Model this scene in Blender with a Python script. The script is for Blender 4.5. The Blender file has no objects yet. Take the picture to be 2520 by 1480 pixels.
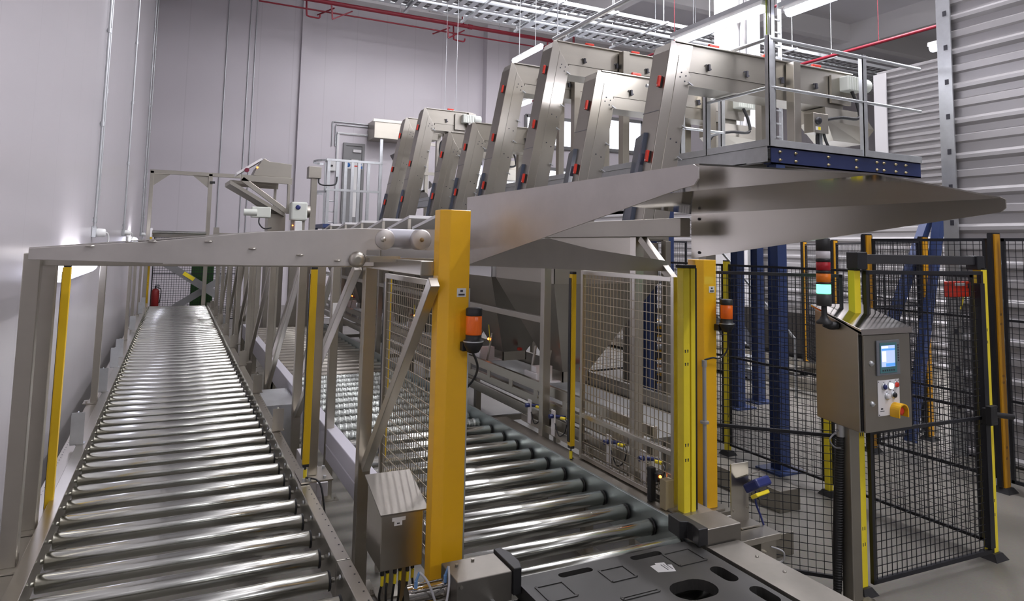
import bpy, bmesh, math, random
from mathutils import Vector, Matrix

random.seed(7)
scene = bpy.context.scene
COL = scene.collection

# ------------------------------------------------------------------ camera
CAM_R = (0.4556, 0.0903, 0.0200)          # yaw to the right, pitch up, roll (radians)
def cam_axes(y, p, r):
    cy, sy = math.cos(y), math.sin(y)
    f0, r0, u0 = Vector((sy, cy, 0)), Vector((cy, -sy, 0)), Vector((0, 0, 1))
    f1 = f0 * math.cos(p) + u0 * math.sin(p)
    u1 = -f0 * math.sin(p) + u0 * math.cos(p)
    return r0 * math.cos(r) + u1 * math.sin(r), -r0 * math.sin(r) + u1 * math.cos(r), f1
_r, _u, _f = cam_axes(*CAM_R)
cam_data = bpy.data.cameras.new('camera')
cam = bpy.data.objects.new('camera', cam_data)
COL.objects.link(cam)
M4 = Matrix((( _r.x, _u.x, -_f.x, 0.0), (_r.y, _u.y, -_f.y, 0.0), (_r.z, _u.z, -_f.z, 2.2), (0, 0, 0, 1)))
cam.matrix_world = M4
cam_data.sensor_fit = 'HORIZONTAL'
cam_data.sensor_width = 36.0
cam_data.lens = 1677.0 * 36.0 / 2520.0
cam_data.shift_y = (457.0 - 740.0) / 2520.0
cam_data.clip_start = 0.05
cam_data.clip_end = 200
scene.camera = cam

# ------------------------------------------------------------------ world, exposure, added hall lights
world = bpy.data.worlds.new('hall_air')
scene.world = world
world.use_nodes = True
wn = world.node_tree.nodes
wn['Background'].inputs[0].default_value = (0.97, 0.95, 1.0, 1)
wn['Background'].inputs[1].default_value = 0.10
scene.view_settings.view_transform = 'Standard'
scene.view_settings.look = 'None'
scene.view_settings.gamma = 1.0
scene.view_settings.exposure = 0.10

def area_light(name, loc, sx, sy, power, color=(0.97, 0.95, 1.0), rot=(0, 0, 0)):
    d = bpy.data.lights.new(name, 'AREA')
    d.shape = 'RECTANGLE'
    d.size, d.size_y, d.energy, d.color = sx, sy, power, color
    o = bpy.data.objects.new(name, d)
    COL.objects.link(o)
    o.location, o.rotation_euler = loc, rot
    return o

ADDED_HALL_LAMPS = [(lx, ly, 10.6) for lx in (6.5, 11.0, 15.5) for ly in (-2.0, 3.5, 8.5, 13.0)] + [(2.5, -8.0, 6.6), (7.5, -8.0, 6.6), (20.5, 8.0, 10.6), (20.5, 12.0, 10.6), (6.5, 18.0, 10.6), (10.0, 17.6, 10.6)]
for lx, ly, lz in ADDED_HALL_LAMPS:                # unseen tube battens added to brighten the hall: most light down, some up
    area_light('added_tube_light', (lx, ly, lz - 0.10), 0.3, 1.5, 235)
    area_light('added_tube_uplight', (lx, ly, lz + 0.12), 0.3, 1.5, 240, rot=(math.pi, 0, 0))

# ------------------------------------------------------------------ mesh helpers
def V(p):
    return Vector(p)

class MB:
    def __init__(self):
        self.v, self.f, self.s = [], [], []
    def add(self, vs, fs, smooth=False):
        n = len(self.v)
        self.v += [tuple(p) for p in vs]
        self.f += [tuple(i + n for i in q) for q in fs]
        self.s += [smooth] * len(fs)
        return self
    def box(self, x0, x1, y0, y1, z0, z1):
        vs = [(x, y, z) for x in (x0, x1) for y in (y0, y1) for z in (z0, z1)]
        return self.add(vs, [(0, 1, 3, 2), (4, 6, 7, 5), (0, 4, 5, 1), (2, 3, 7, 6), (0, 2, 6, 4), (1, 5, 7, 3)])
    def cbox(self, c, sx, sy, sz):
        return self.box(c[0] - sx / 2, c[0] + sx / 2, c[1] - sy / 2, c[1] + sy / 2, c[2] - sz / 2, c[2] + sz / 2)
    def bar(self, p, q, w, h, up=(0, 0, 1)):
        p, q, up = V(p), V(q), V(up)
        d = (q - p).normalized()
        if abs(d.dot(up)) > 0.98:
            up = V((0, 1, 0))
        s = d.cross(up).normalized()
        u = s.cross(d).normalized()
        vs = []
        for e in (p, q):
            for a, b in ((-1, -1), (1, -1), (1, 1), (-1, 1)):
                vs.append(e + s * (a * w / 2) + u * (b * h / 2))
        return self.add(vs, [(3, 2, 1, 0), (4, 5, 6, 7), (0, 1, 5, 4), (1, 2, 6, 5), (2, 3, 7, 6), (3, 0, 4, 7)])
    def hexa(self, lo, hi):
        """prism between two matching loops of points"""
        n = len(lo)
        fs = [tuple(range(n))[::-1], tuple(range(n, 2 * n))]
        for i in range(n):
            j = (i + 1) % n
            fs.append((i, j, n + j, n + i))
        return self.add(list(lo) + list(hi), fs)
    def prism(self, pts, axis, a, b):
        """pts are 2D in the plane normal to axis: x->(y,z) y->(x,z) z->(x,y)"""
        def mk(t):
            if axis == 'x':
                return [(t, p[0], p[1]) for p in pts]
            if axis == 'y':
                return [(p[0], t, p[1]) for p in pts]
            return [(p[0], p[1], t) for p in pts]
        return self.hexa(mk(a), mk(b))
    def tube(self, p, q, r, n=14, r2=None, caps=True):
        p, q = V(p), V(q)
        r2 = r if r2 is None else r2
        d = (q - p).normalized()
        a = V((0, 0, 1)) if abs(d.z) < 0.9 else V((1, 0, 0))
        s = d.cross(a).normalized()
        u = d.cross(s).normalized()
        vs, fs = [], []
        for e, rr in ((p, r), (q, r2)):
            for i in range(n):
                t = 2 * math.pi * i / n
                vs.append(e + s * (math.cos(t) * rr) + u * (math.sin(t) * rr))
        for i in range(n):
            j = (i + 1) % n
            fs.append((i, n + i, n + j, j))
        self.add(vs, fs, True)
        if caps:
            self.add(vs[:n], [tuple(range(n))])
            self.add(vs[n:], [tuple(range(n))[::-1]])
        return self
    def path(self, pts, r, n=8, sub=6):
        """smooth round cable through the points"""
        P = [V(p) for p in pts]
        C = []
        for i in range(len(P) - 1):
            p0, p1, p2, p3 = P[max(i - 1, 0)], P[i], P[i + 1], P[min(i + 2, len(P) - 1)]
            for k in range(sub):
                t = k / sub
                C.append(0.5 * ((2 * p1) + (p2 - p0) * t + (2 * p0 - 5 * p1 + 4 * p2 - p3) * t * t + (3 * p1 - p0 - 3 * p2 + p3) * t ** 3))
        C.append(P[-1])
        vs, fs = [], []
        m = len(C)
        pa = V((0.3, 0.2, 0.93)).normalized()
        for i, c in enumerate(C):
            d = (C[min(i + 1, m - 1)] - C[max(i - 1, 0)]).normalized()
            s = d.cross(pa)
            if s.length < 0.05:
                s = d.cross(V((1, 0, 0)))
            s.normalize()
            u = d.cross(s).normalized()
            for k in range(n):
                t = 2 * math.pi * k / n
                vs.append(c + s * (math.cos(t) * r) + u * (math.sin(t) * r))
        for i in range(m - 1):
            for k in range(n):
                j = (k + 1) % n
                fs.append((i * n + k, i * n + j, (i + 1) * n + j, (i + 1) * n + k))
        self.add(vs, fs, True)
        self.add(vs[:n], [tuple(range(n))[::-1]])
        self.add(vs[-n:], [tuple(range(n))])
        return self
    def lathe(self, prof, c, axis='z', n=20):
        """prof: list of (radius, height along axis)"""
        vs, fs = [], []
        for r, h in prof:
            for i in range(n):
                t = 2 * math.pi * i / n
                a, b = math.cos(t) * r, math.sin(t) * r
                if axis == 'z':
                    vs.append((c[0] + a, c[1] + b, c[2] + h))
                elif axis == 'y':
                    vs.append((c[0] + a, c[1] + h, c[2] - b))
                else:
                    vs.append((c[0] + h, c[1] + a, c[2] + b))
        for k in range(len(prof) - 1):
            for i in range(n):
                j = (i + 1) % n
                fs.append((k * n + i, k * n + j, (k + 1) * n + j, (k + 1) * n + i))
        self.add(vs, fs, True)
        self.add(vs[:n], [tuple(range(n))[::-1]])
        self.add(vs[-n:], [tuple(range(n))])
        return self
    def plate(self, pts, t, n=None):
        """flat polygon given by 3D points, thickened by t along its normal"""
        P = [V(p) for p in pts]
        if n is None:
            n = (P[1] - P[0]).cross(P[2] - P[0]).normalized()
        else:
            n = V(n)
        return self.hexa(P, [p + n * t for p in P])

def mesh_object(name, mb, mat, origin=(0, 0, 0), bevel=0.0):
    me = bpy.data.meshes.new(name)
    ox, oy, oz = origin
    me.from_pydata([(x - ox, y - oy, z - oz) for x, y, z in mb.v], [], mb.f)
    bm = bmesh.new()
    bm.from_mesh(me)
    bmesh.ops.recalc_face_normals(bm, faces=bm.faces)
    bm.to_mesh(me)
    bm.free()
    me.polygons.foreach_set('use_smooth', mb.s)
    me.materials.append(mat)
    o = bpy.data.objects.new(name, me)
    COL.objects.link(o)
    if bevel:
        m = o.modifiers.new('edge', 'BEVEL')
        m.width, m.segments, m.limit_method = bevel, 2, 'ANGLE'
        m.angle_limit = 0.6
        m.harden_normals = False
    return o

def thing(name, label, cat, loc=(0, 0, 0), group=None):
    o = bpy.data.objects.new(name, None)
    o.empty_display_size = 0.1
    COL.objects.link(o)
    o.location = loc
    o['label'], o['category'] = label, cat
    if group:
        o['group'] = group
    return o

def abs_loc(o):
    p = V((0, 0, 0))
    while o is not None:
        p = p + V(o.location)
        o = o.parent
    return p

def part(parent, name, mb, mat, bevel=0.0, label=None, kind=None):
    """a part given in hall coordinates; it keeps its parent's origin"""
    o = mesh_object(name, mb, mat, tuple(abs_loc(parent)), bevel)
    o.parent = parent
    if label:
        o['label'] = label
    if kind:
        o['kind'] = kind
    return o

def solo(name, label, cat, mb, mat, group=None, bevel=0.0, kind=None):
    xs, ys, zs = [p[0] for p in mb.v], [p[1] for p in mb.v], [p[2] for p in mb.v]
    org = ((min(xs) + max(xs)) / 2, (min(ys) + max(ys)) / 2, min(zs))
    o = mesh_object(name, mb, mat, org, bevel)
    o.location = org
    o['label'], o['category'] = label, cat
    if group:
        o['group'] = group
    if kind:
        o['kind'] = kind
    return o

def struct(name, mb, mat, bevel=0.0):
    o = mesh_object(name, mb, mat, (0, 0, 0), bevel)
    o['kind'] = 'structure'
    return o

def copy_thing(root, loc, label, group=None):
    r = root.copy()
    COL.objects.link(r)
    r.location = loc
    r['label'] = label
    if group:
        r['group'] = group
    for ch in root.children:
        c = ch.copy()
        COL.objects.link(c)
        c.parent = r
        for g in ch.children:
            d = g.copy()
            COL.objects.link(d)
            d.parent = c
    return r

# ------------------------------------------------------------------ materials
MATS = {}
def mat(name, color, rough=0.5, metal=0.0, spec=0.5, noise=0.0, nscale=(6, 6, 6), rvar=0.0, bump=0.0, emit=None, estr=0.0, coat=0.0, alpha=1.0):
    if name in MATS:
        return MATS[name]
    m = bpy.data.materials.new(name)
    m.use_nodes = True
    nt = m.node_tree
    b = nt.nodes['Principled BSDF']
    b.inputs['Base Color'].default_value = (*color, 1)
    b.inputs['Roughness'].default_value = rough
    b.inputs['Metallic'].default_value = metal
    b.inputs['Specular IOR Level'].default_value = spec
    b.inputs['Coat Weight'].default_value = coat
    if alpha < 1:
        b.inputs['Alpha'].default_value = alpha
    if emit:
        b.inputs['Emission Color'].default_value = (*emit, 1)
        b.inputs['Emission Strength'].default_value = estr
    if noise or rvar or bump:
        tc = nt.nodes.new('ShaderNodeTexCoord')
        mp = nt.nodes.new('ShaderNodeMapping')
        mp.inputs['Scale'].default_value = nscale
        nz = nt.nodes.new('ShaderNodeTexNoise')
        nz.inputs['Scale'].default_value = 1.0
        nz.inputs['Detail'].default_value = 5.0
        nz.inputs['Roughness'].default_value = 0.6
        nt.links.new(tc.outputs['Object'], mp.inputs['Vector'])
        nt.links.new(mp.outputs['Vector'], nz.inputs['Vector'])
        if noise:
            mr = nt.nodes.new('ShaderNodeMapRange')
            mr.inputs['From Min'].default_value, mr.inputs['From Max'].default_value = 0.25, 0.75
            mr.inputs['To Min'].default_value, mr.inputs['To Max'].default_value = 1 - noise, 1 + noise
            mx = nt.nodes.new('ShaderNodeVectorMath')
            mx.operation = 'SCALE'
            mx.inputs[0].default_value = color
            nt.links.new(nz.outputs['Fac'], mr.inputs['Value'])
            nt.links.new(mr.outputs['Result'], mx.inputs['Scale'])
            nt.links.new(mx.outputs['Vector'], b.inputs['Base Color'])
        if rvar:
            mr = nt.nodes.new('ShaderNodeMapRange')
            mr.inputs['From Min'].default_value, mr.inputs['From Max'].default_value = 0.25, 0.75
            mr.inputs['To Min'].default_value, mr.inputs['To Max'].default_value = max(rough - rvar, 0.03), rough + rvar
            nt.links.new(nz.outputs['Fac'], mr.inputs['Value'])
            nt.links.new(mr.outputs['Result'], b.inputs['Roughness'])
        if bump:
            bp = nt.nodes.new('ShaderNodeBump')
            bp.inputs['Strength'].default_value = bump
            bp.inputs['Distance'].default_value = 0.01
            nt.links.new(nz.outputs['Fac'], bp.inputs['Height'])
            nt.links.new(bp.outputs['Normal'], b.inputs['Normal'])
    MATS[name] = m
    return m

STEEL = mat('brushed_stainless', (0.45, 0.425, 0.37), 0.33, 1.0, noise=0.035, nscale=(1.5, 1.5, 9))
STEEL_H = mat('satin_stainless', (0.52, 0.495, 0.44), 0.29, 1.0, noise=0.03, nscale=(2, 2, 2))
STEEL_D = mat('dull_stainless', (0.37, 0.35, 0.305), 0.42, 1.0, noise=0.05, nscale=(2, 2, 4))
STEEL_B = mat('worn_brown_steel', (0.23, 0.215, 0.19), 0.46, 0.9, noise=0.12, nscale=(4, 4, 4))
MIRROR = mat('polished_stainless', (0.50, 0.475, 0.44), 0.13, 1.0, noise=0.04, nscale=(3, 3, 3), rvar=0.03)
PAN = mat('mirror_finish_sheet', (0.36, 0.34, 0.31), 0.085, 1.0, noise=0.03, nscale=(3, 3, 3))
BLAST = mat('bead_blasted_stainless', (0.52, 0.495, 0.47), 0.5, 0.85, noise=0.10, nscale=(4, 4, 4), rvar=0.05)
ROLLER = mat('zinc_plated_roller', (0.56, 0.57, 0.53), 0.20, 1.0, noise=0.05, nscale=(2, 9, 9), rvar=0.04)
GALV = mat('galvanised_steel', (0.55, 0.57, 0.58), 0.42, 0.85, noise=0.08, nscale=(12, 12, 12), rvar=0.06)
WIRE = mat('bright_wire', (0.42, 0.37, 0.29), 0.35, 0.9)
WIRE_B = mat('black_wire', (0.012, 0.013, 0.018), 0.4)
BLACK = mat('black_paint', (0.013, 0.014, 0.018), 0.42)
RUBBER = mat('black_plastic', (0.016, 0.016, 0.017), 0.5)
ORANGE = mat('orange_yellow_paint', (0.88, 0.48, 0.010), 0.38, noise=0.04, coat=0.2)
LEMON = mat('lemon_yellow_paint', (0.86, 0.70, 0.03), 0.4, noise=0.04)
CURTAIN = mat('sensor_yellow_paint', (0.70, 0.45, 0.010), 0.38)
BLUE = mat('blue_column_paint', (0.030, 0.052, 0.145), 0.42, noise=0.06)
BEAMBLUE = mat('shaded_blue_beam_paint', (0.014, 0.024, 0.085), 0.45, noise=0.06)  # column blue darkened so the colour carries the beam's shade
NAVY = mat('navy_plastic', (0.02, 0.03, 0.14), 0.35)
RED = mat('red_plastic', (0.62, 0.035, 0.015), 0.35)
REDPIPE = mat('red_pipe_paint', (0.24, 0.009, 0.024), 0.4)
WHITE = mat('white_paint', (0.74, 0.73, 0.73), 0.4)
PVC = mat('white_plastic', (0.75, 0.76, 0.74), 0.35)
MOTOR = mat('pale_grey_motor_paint', (0.60, 0.63, 0.57), 0.45)
CEIL = mat('ceiling_white', (0.70, 0.69, 0.72), 0.6)
DOORG = mat('grey_door_paint', (0.20, 0.20, 0.20), 0.45)
WINDOWP = mat('smoked_window', (0.07, 0.085, 0.12), 0.12, spec=0.6)
GREEN = mat('green_cover', (0.02, 0.09, 0.012), 0.5)
PALLET = mat('black_pallet_plastic', (0.034, 0.033, 0.030), 0.48, noise=0.45, nscale=(6, 6, 6), rvar=0.1)
LABEL = mat('white_label', (0.75, 0.75, 0.73), 0.5)
INK = mat('dark_ink', (0.04, 0.04, 0.05), 0.6)
AMBER = mat('amber_lens', (0.75, 0.13, 0.01), 0.25, emit=(1.0, 0.16, 0.01), estr=0.06)
REDLENS = mat('red_lens', (0.40, 0.01, 0.02), 0.3)
ORLENS = mat('orange_lens', (0.80, 0.20, 0.01), 0.3)
CLEAR = mat('clear_lens', (0.62, 0.60, 0.62), 0.3)
GREENLIT = mat('lit_green_lens', (0.05, 0.7, 0.25), 0.3, emit=(0.10, 1.0, 0.35), estr=4.0)
WALLTUBE = mat('lit_wall_tube', (0.9, 0.9, 1.0), 0.4, emit=(0.80, 0.80, 1.0), estr=4.5)
TUBELIT = mat('lit_tube', (0.9, 0.9, 1.0), 0.4, emit=(0.80, 0.80, 1.0), estr=9.0)
WINLIT = mat('lit_window_glass', (0.8, 0.85, 1.0), 0.4, emit=(0.86, 0.88, 1.0), estr=2.2)
LEDRED = mat('lit_red_led', (0.8, 0.1, 0.02), 0.4, emit=(1.0, 0.2, 0.03), estr=8.0)
LEDWHITE = mat('lit_white_button', (0.9, 0.9, 1.0), 0.4, emit=(0.75, 0.8, 1.0), estr=5.0)
SCREEN = mat('lit_screen', (0.3, 0.4, 0.7), 0.3, emit=(0.42, 0.50, 0.95), estr=0.9)
SCREENB = mat('lit_screen_bar', (0.1, 0.3, 0.8), 0.3, emit=(0.08, 0.30, 0.95), estr=0.8)
SCREENW = mat('lit_screen_white', (0.9, 0.9, 1.0), 0.3, emit=(0.85, 0.88, 1.0), estr=0.9)
TEAL = mat('teal_bezel', (0.07, 0.20, 0.22), 0.4)
BROWN = mat('dirty_timber', (0.25, 0.16, 0.06), 0.7)

def wall_material(name, axis, pitch, color, rough, seam=0.010, seam_gain=0.86):
    """insulated wall panels: a thin joint every pitch metres along one axis"""
    m = bpy.data.materials.new(name)
    m.use_nodes = True
    nt = m.node_tree
    b = nt.nodes['Principled BSDF']
    tc = nt.nodes.new('ShaderNodeTexCoord')
    sp = nt.nodes.new('ShaderNodeSeparateXYZ')
    nt.links.new(tc.outputs['Object'], sp.inputs[0])
    dv = nt.nodes.new('ShaderNodeMath'); dv.operation = 'DIVIDE'; dv.inputs[1].default_value = pitch
    fr = nt.nodes.new('ShaderNodeMath'); fr.operation = 'FRACT'
    lt = nt.nodes.new('ShaderNodeMath'); lt.operation = 'LESS_THAN'; lt.inputs[1].default_value = seam / pitch
    nt.links.new(sp.outputs[axis], dv.inputs[0])
    nt.links.new(dv.outputs[0], fr.inputs[0])
    nt.links.new(fr.outputs[0], lt.inputs[0])
    mx = nt.nodes.new('ShaderNodeMix'); mx.data_type = 'RGBA'
    mx.inputs[6].default_value = (*color, 1)
    mx.inputs[7].default_value = (*[c * seam_gain for c in color], 1)
    nt.links.new(lt.outputs[0], mx.inputs[0])
    nt.links.new(mx.outputs[2], b.inputs['Base Color'])
    b.inputs['Roughness'].default_value = rough
    nz = nt.nodes.new('ShaderNodeTexNoise'); nz.inputs['Scale'].default_value = 0.8
    bp = nt.nodes.new('ShaderNodeBump'); bp.inputs['Strength'].default_value = 0.05; bp.inputs['Distance'].default_value = 0.05
    nt.links.new(tc.outputs['Object'], nz.inputs['Vector'])
    nt.links.new(nz.outputs['Fac'], bp.inputs['Height'])
    nt.links.new(bp.outputs['Normal'], b.inputs['Normal'])
    return m

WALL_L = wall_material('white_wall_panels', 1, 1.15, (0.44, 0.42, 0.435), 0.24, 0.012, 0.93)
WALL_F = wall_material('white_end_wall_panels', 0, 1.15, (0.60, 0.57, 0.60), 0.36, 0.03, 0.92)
CORR = mat('profiled_sheet_paint', (0.44, 0.43, 0.43), 0.38, 0.25)

def floor_material():
    m = bpy.data.materials.new('power_floated_concrete')
    m.use_nodes = True
    nt = m.node_tree
    b = nt.nodes['Principled BSDF']
    tc = nt.nodes.new('ShaderNodeTexCoord')
    n1 = nt.nodes.new('ShaderNodeTexNoise'); n1.inputs['Scale'].default_value = 0.7; n1.inputs['Detail'].default_value = 8
    n2 = nt.nodes.new('ShaderNodeTexNoise'); n2.inputs['Scale'].default_value = 60; n2.inputs['Detail'].default_value = 3
    nt.links.new(tc.outputs['Object'], n1.inputs['Vector'])
    nt.links.new(tc.outputs['Object'], n2.inputs['Vector'])
    r1 = nt.nodes.new('ShaderNodeValToRGB')
    r1.color_ramp.elements[0].position, r1.color_ramp.elements[0].color = 0.3, (0.14, 0.132, 0.112, 1)
    r1.color_ramp.elements[1].position, r1.color_ramp.elements[1].color = 0.72, (0.27, 0.255, 0.22, 1)
    nt.links.new(n1.outputs['Fac'], r1.inputs['Fac'])
    mx = nt.nodes.new('ShaderNodeMix'); mx.data_type = 'RGBA'; mx.blend_type = 'MULTIPLY'
    mx.inputs[0].default_value = 0.35
    nt.links.new(r1.outputs[0], mx.inputs[6])
    nt.links.new(n2.outputs['Color'], mx.inputs[7])
    nt.links.new(mx.outputs[2], b.inputs['Base Color'])
    b.inputs['Roughness'].default_value = 0.38
    return m
FLOOR = floor_material()

# ------------------------------------------------------------------ the setting
struct('floor', MB().box(-1.2, 40, -12, 26, -0.2, 0.0), FLOOR)
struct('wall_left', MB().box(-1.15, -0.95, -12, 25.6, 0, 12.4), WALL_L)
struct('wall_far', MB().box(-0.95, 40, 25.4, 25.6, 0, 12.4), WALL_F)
struct('ceiling', MB().box(-1.15, 40, -12, 25.6, 12.4, 12.6), CEIL)
# pilasters on the end wall and the ring beam with its downstands
struct('trim_1', MB().box(3.72, 4.12, 25.25, 25.4, 0, 11.3), WALL_F)
struct('trim_2', MB().box(11.0, 12.0, 25.0, 25.4, 0, 11.4), WALL_F)
struct('trim_3', MB().box(19.5, 20.5, 25.0, 25.4, 0, 11.4), WALL_F)
struct('trim_4', MB().box(-0.95, 40, 24.9, 25.4, 11.3, 11.75), WHITE)
for i, bx in enumerate((2.6, 8.4, 14.4, 20.4, 26.4)):
    struct('trim_%d' % (5 + i), MB().box(bx, bx + 0.5, -4, 24.9, 11.35, 12.4), WHITE)
for i, by in enumerate((14.0, 20.0)):
    struct('trim_%d' % (10 + i), MB().box(-0.95, 40, by, by + 0.4, 11.6, 12.4), WHITE)

def corrugated(x, y0, y1, z0, z1, face=-1, pitch=0.41):
    """profiled sheet in the plane x, ribs along y, raised towards -x"""
    mb = MB()
    pr, z = [], z0
    while z < z1 - 0.01:
        for dz, dx in ((0.0, 0.0), (0.035, 0.045), (0.075, 0.045), (0.11, 0.0), (0.215, 0.0), (0.235, 0.03), (0.31, 0.03), (0.33, 0.0)):
            pr.append((x + face * dx, z + dz * pitch / 0.41))
        z += pitch
    pr.append((x, z1))
    n = len(pr)
    vs = [(p[0], y0, p[1]) for p in pr] + [(p[0], y1, p[1]) for p in pr]
    mb.add(vs, [(i, i + 1, n + i + 1, n + i) for i in range(n - 1)])
    mb.box(x + 0.02, x + 0.12, y0, y1, z0, z1)
    return mb
struct('wall_right', corrugated(8.05, -4.0, 4.86, 0.0, 8.2), CORR)
struct('wall_right_rear', corrugated(9.6, 4.95, 6.80, 3.2, 4.95, pitch=0.205), CORR)
struct('wall_right_far', corrugated(13.5, 6.0, 25.3, 0.0, 3.4), CORR)
def edge_strip(x, y, z0, z1, w=0.16):
    mb = MB()
    mb.box(x - 0.07, x + 0.02, y, y + 0.02, z0, z1)
    mb.box(x - 0.09, x - 0.07, y - w + 0.02, y + 0.02, z0, z1)
    return mb
struct('trim_12', edge_strip(8.05, 4.86, 0.0, 8.2), GALV)
struct('trim_13', edge_strip(9.6, 6.80, 3.2, 4.95, 0.2), WHITE)
holes = MB()
for k in range(12):
    holes.box(7.954, 7.961, 4.76, 4.80, 0.5 + k * 0.41, 0.56 + k * 0.41)
struct('trim_14', holes, INK)
# lit office gallery windows high on the end wall
for i, (a, b_, z0, z1) in enumerate(((13.0, 16.4, 6.6, 7.7), (17.0, 19.0, 6.7, 8.0), (19.6, 21.6, 6.7, 8.0), (21.9, 26.0, 4.0, 5.5), (10.4, 16.5, 4.3, 5.5))):
    w = struct('window_%d' % (i + 1), MB().box(a, b_, 25.33, 25.36, z0, z1), WINLIT)
    fr = MB()
    for q in (a, (a + b_) / 2, b_):
        fr.box(q - 0.05, q + 0.05, 25.26, 25.4, z0 - 0.1, z1 + 0.1)
    fr.box(a, b_, 25.26, 25.4, z0 - 0.14, z0)
    fr.box(a, b_, 25.26, 25.4, z1, z1 + 0.14)
    part(w, 'window_frame', fr, DOORG)

# ------------------------------------------------------------------ roller conveyors
ZR, RR = 0.55, 0.045          # top of rollers, roller radius

def roller_mesh(length, r=RR):
    mb = MB()
    mb.lathe([(0.012, -0.02), (0.012, 0.0), (r - 0.004, 0.0), (r, 0.004), (r, length - 0.004), (r - 0.004, length), (0.012, length), (0.012, length + 0.03)], (0, 0, 0), 'x', 24)
    return mb
def cap_mesh(length, r=RR):
    return MB().lathe([(r - 0.006, length - 0.002), (r + 0.003, length - 0.002), (r + 0.003, length + 0.006), (r - 0.006, length + 0.006)], (0, 0, 0), 'x', 24)

def add_rollers(root, x0, length, ys, material, name='roller', caps=0):
    first = None
    base = abs_loc(root)
    for k, y in enumerate(ys):
        if first is None:
            first = mesh_object(name, roller_mesh(length), material)
            o = first
            cap0 = mesh_object('end_cap', cap_mesh(length), RUBBER)
            cap0.parent = o
            first_cap = cap0
        else:
            o = first.copy()
            COL.objects.link(o)
            if k < caps:
                c = first_cap.copy()
                COL.objects.link(c)
                c.parent = o
        o.parent = root
        o.location = V((x0, y, ZR - RR)) - base

# the long straight conveyor beside the white wall
LC = thing('roller_conveyor', 'long conveyor of bright zinc rollers running beside the white panelled wall', 'conveyor', (0.15, 11.0, 0))
add_rollers(LC, -0.52, 1.31, [3.36 + 0.268 * k for k in range(61)], ROLLER, 'roller', caps=30)
part(LC, 'side_rail', MB().box(-0.60, -0.545, 2.9, 19.7, 0.42, 0.60).box(-0.60, -0.53, 2.9, 19.7, 0.595, 0.605), STEEL_H, 0.003)
part(LC, 'wall_side_ledge', MB().box(-0.70, -0.603, 2.9, 19.7, 0.545, 0.56), STEEL_H)
rr = MB().box(0.825, 0.895, 3.62, 19.7, 0.40, 0.60)
part(LC, 'side_rail', rr, STEEL_H, 0.003)
part(LC, 'end_rail', MB().box(0.825, 0.895, 2.2, 3.61, 0.40, 0.60), STEEL_H, 0.003)
hb = MB()
for k in range(64):
    hb.tube((0.875, 2.9 + k * 0.09, 0.6004), (0.875, 2.9 + k * 0.09, 0.6012), 0.005, 6)
for k in range(60):
    hb.tube((-0.68, 3.0 + k * 0.07, 0.5604), (-0.68, 3.0 + k * 0.07, 0.5612), 0.0045, 6)
part(LC, 'fixing_holes', hb, INK)
bolts = MB()
for k in range(16):
    bolts.tube((0.822, 3.5 + k * 0.268, 0.57), (0.815, 3.5 + k * 0.268, 0.57), 0.012, 8)
part(LC, 'axle_bolts', bolts, GALV)
for y in (3.2, 5.6, 8.0, 10.4, 12.8, 15.2, 17.6, 19.5):
    lg = MB()
    for x in (-0.57, 0.86):
        lg.box(x - 0.03, x + 0.03, y - 0.03, y + 0.03, 0.0, 0.42)
        lg.box(x - 0.07, x + 0.07, y - 0.07, y + 0.07, 0.0, 0.012)
    lg.box(-0.57, 0.86, y - 0.02, y + 0.02, 0.30, 0.36)
    part(LC, 'leg', lg, STEEL_D)
def guide(root, x, y, w, h, lean):
    """upright pallet guide bent from plate, bolted to the rail"""
    mb = MB()
    mb.prism([(y - w / 2, 0.60), (y + w / 2, 0.60), (y + w / 2, 0.60 + h - 0.02), (y + w / 2 - 0.02, 0.60 + h), (y - w / 2 + 0.02, 0.60 + h), (y - w / 2, 0.60 + h - 0.02)], 'x', x, x + 0.008 * lean)
    mb.box(x - 0.045, x + 0.055, y - w / 2, y + w / 2, 0.603, 0.611)
    mb.box(x + 0.008 * lean, x + 0.05 * lean, y - 0.006, y + 0.006, 0.61, 0.60 + h * 0.9)
    mb.box(x - 0.045, x + 0.045, y - w / 2 - 0.004, y - w / 2, 0.61, 0.60 + h)
    part(root, 'guide_plate', mb, GALV if lean < 0 else STEEL_H)  # wall-side guides: wall lamp's light put in as a brighter metal
for y in (6.25, 7.87, 9.65, 11.3, 12.9, 14.6, 16.2, 17.9):
    guide(LC, 0.87, y, 0.09, 0.19, 1)
for y in (6.40, 8.46, 10.0, 10.85, 14.0, 17.0, 18.4):
    guide(LC, -0.60, y, 0.07, 0.25, -1)

# the second conveyor, below the hopper line
RC = thing('roller_conveyor', 'roller conveyor between the mesh guards running away below the hoppers', 'conveyor', (2.06, 9.0, 0))
add_rollers(RC, 1.42, 1.30, [1.66 + 0.266 * k for k in range(17)], ROLLER, 'roller', caps=17)
CHAINR = mat('sprocketed_roller', (0.50, 0.53, 0.50), 0.33, 1.0, noise=0.35, nscale=(40, 40, 40), rvar=0.1, bump=1.0)
def chain_roller(root, ys):
    first = None
    base = abs_loc(root)
    for y in ys:
        if first is None:
            mb = roller_mesh(1.30)
            for i in range(24):
                mb.lathe([(RR, i * 0.053 + 0.015), (RR + 0.006, i * 0.053 + 0.022), (RR + 0.006, i * 0.053 + 0.034), (RR, i * 0.053 + 0.041)], (0, 0, 0), 'x', 14)
            first = o = mesh_object('ribbed_roller', mb, CHAINR)
        else:
            o = first.copy()
            COL.objects.link(o)
        o.parent = root
        o.location = V((1.42, y, ZR - RR)) - base
chain_roller(RC, [1.66 + 0.266 * k for k in range(17, 28)])
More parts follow.
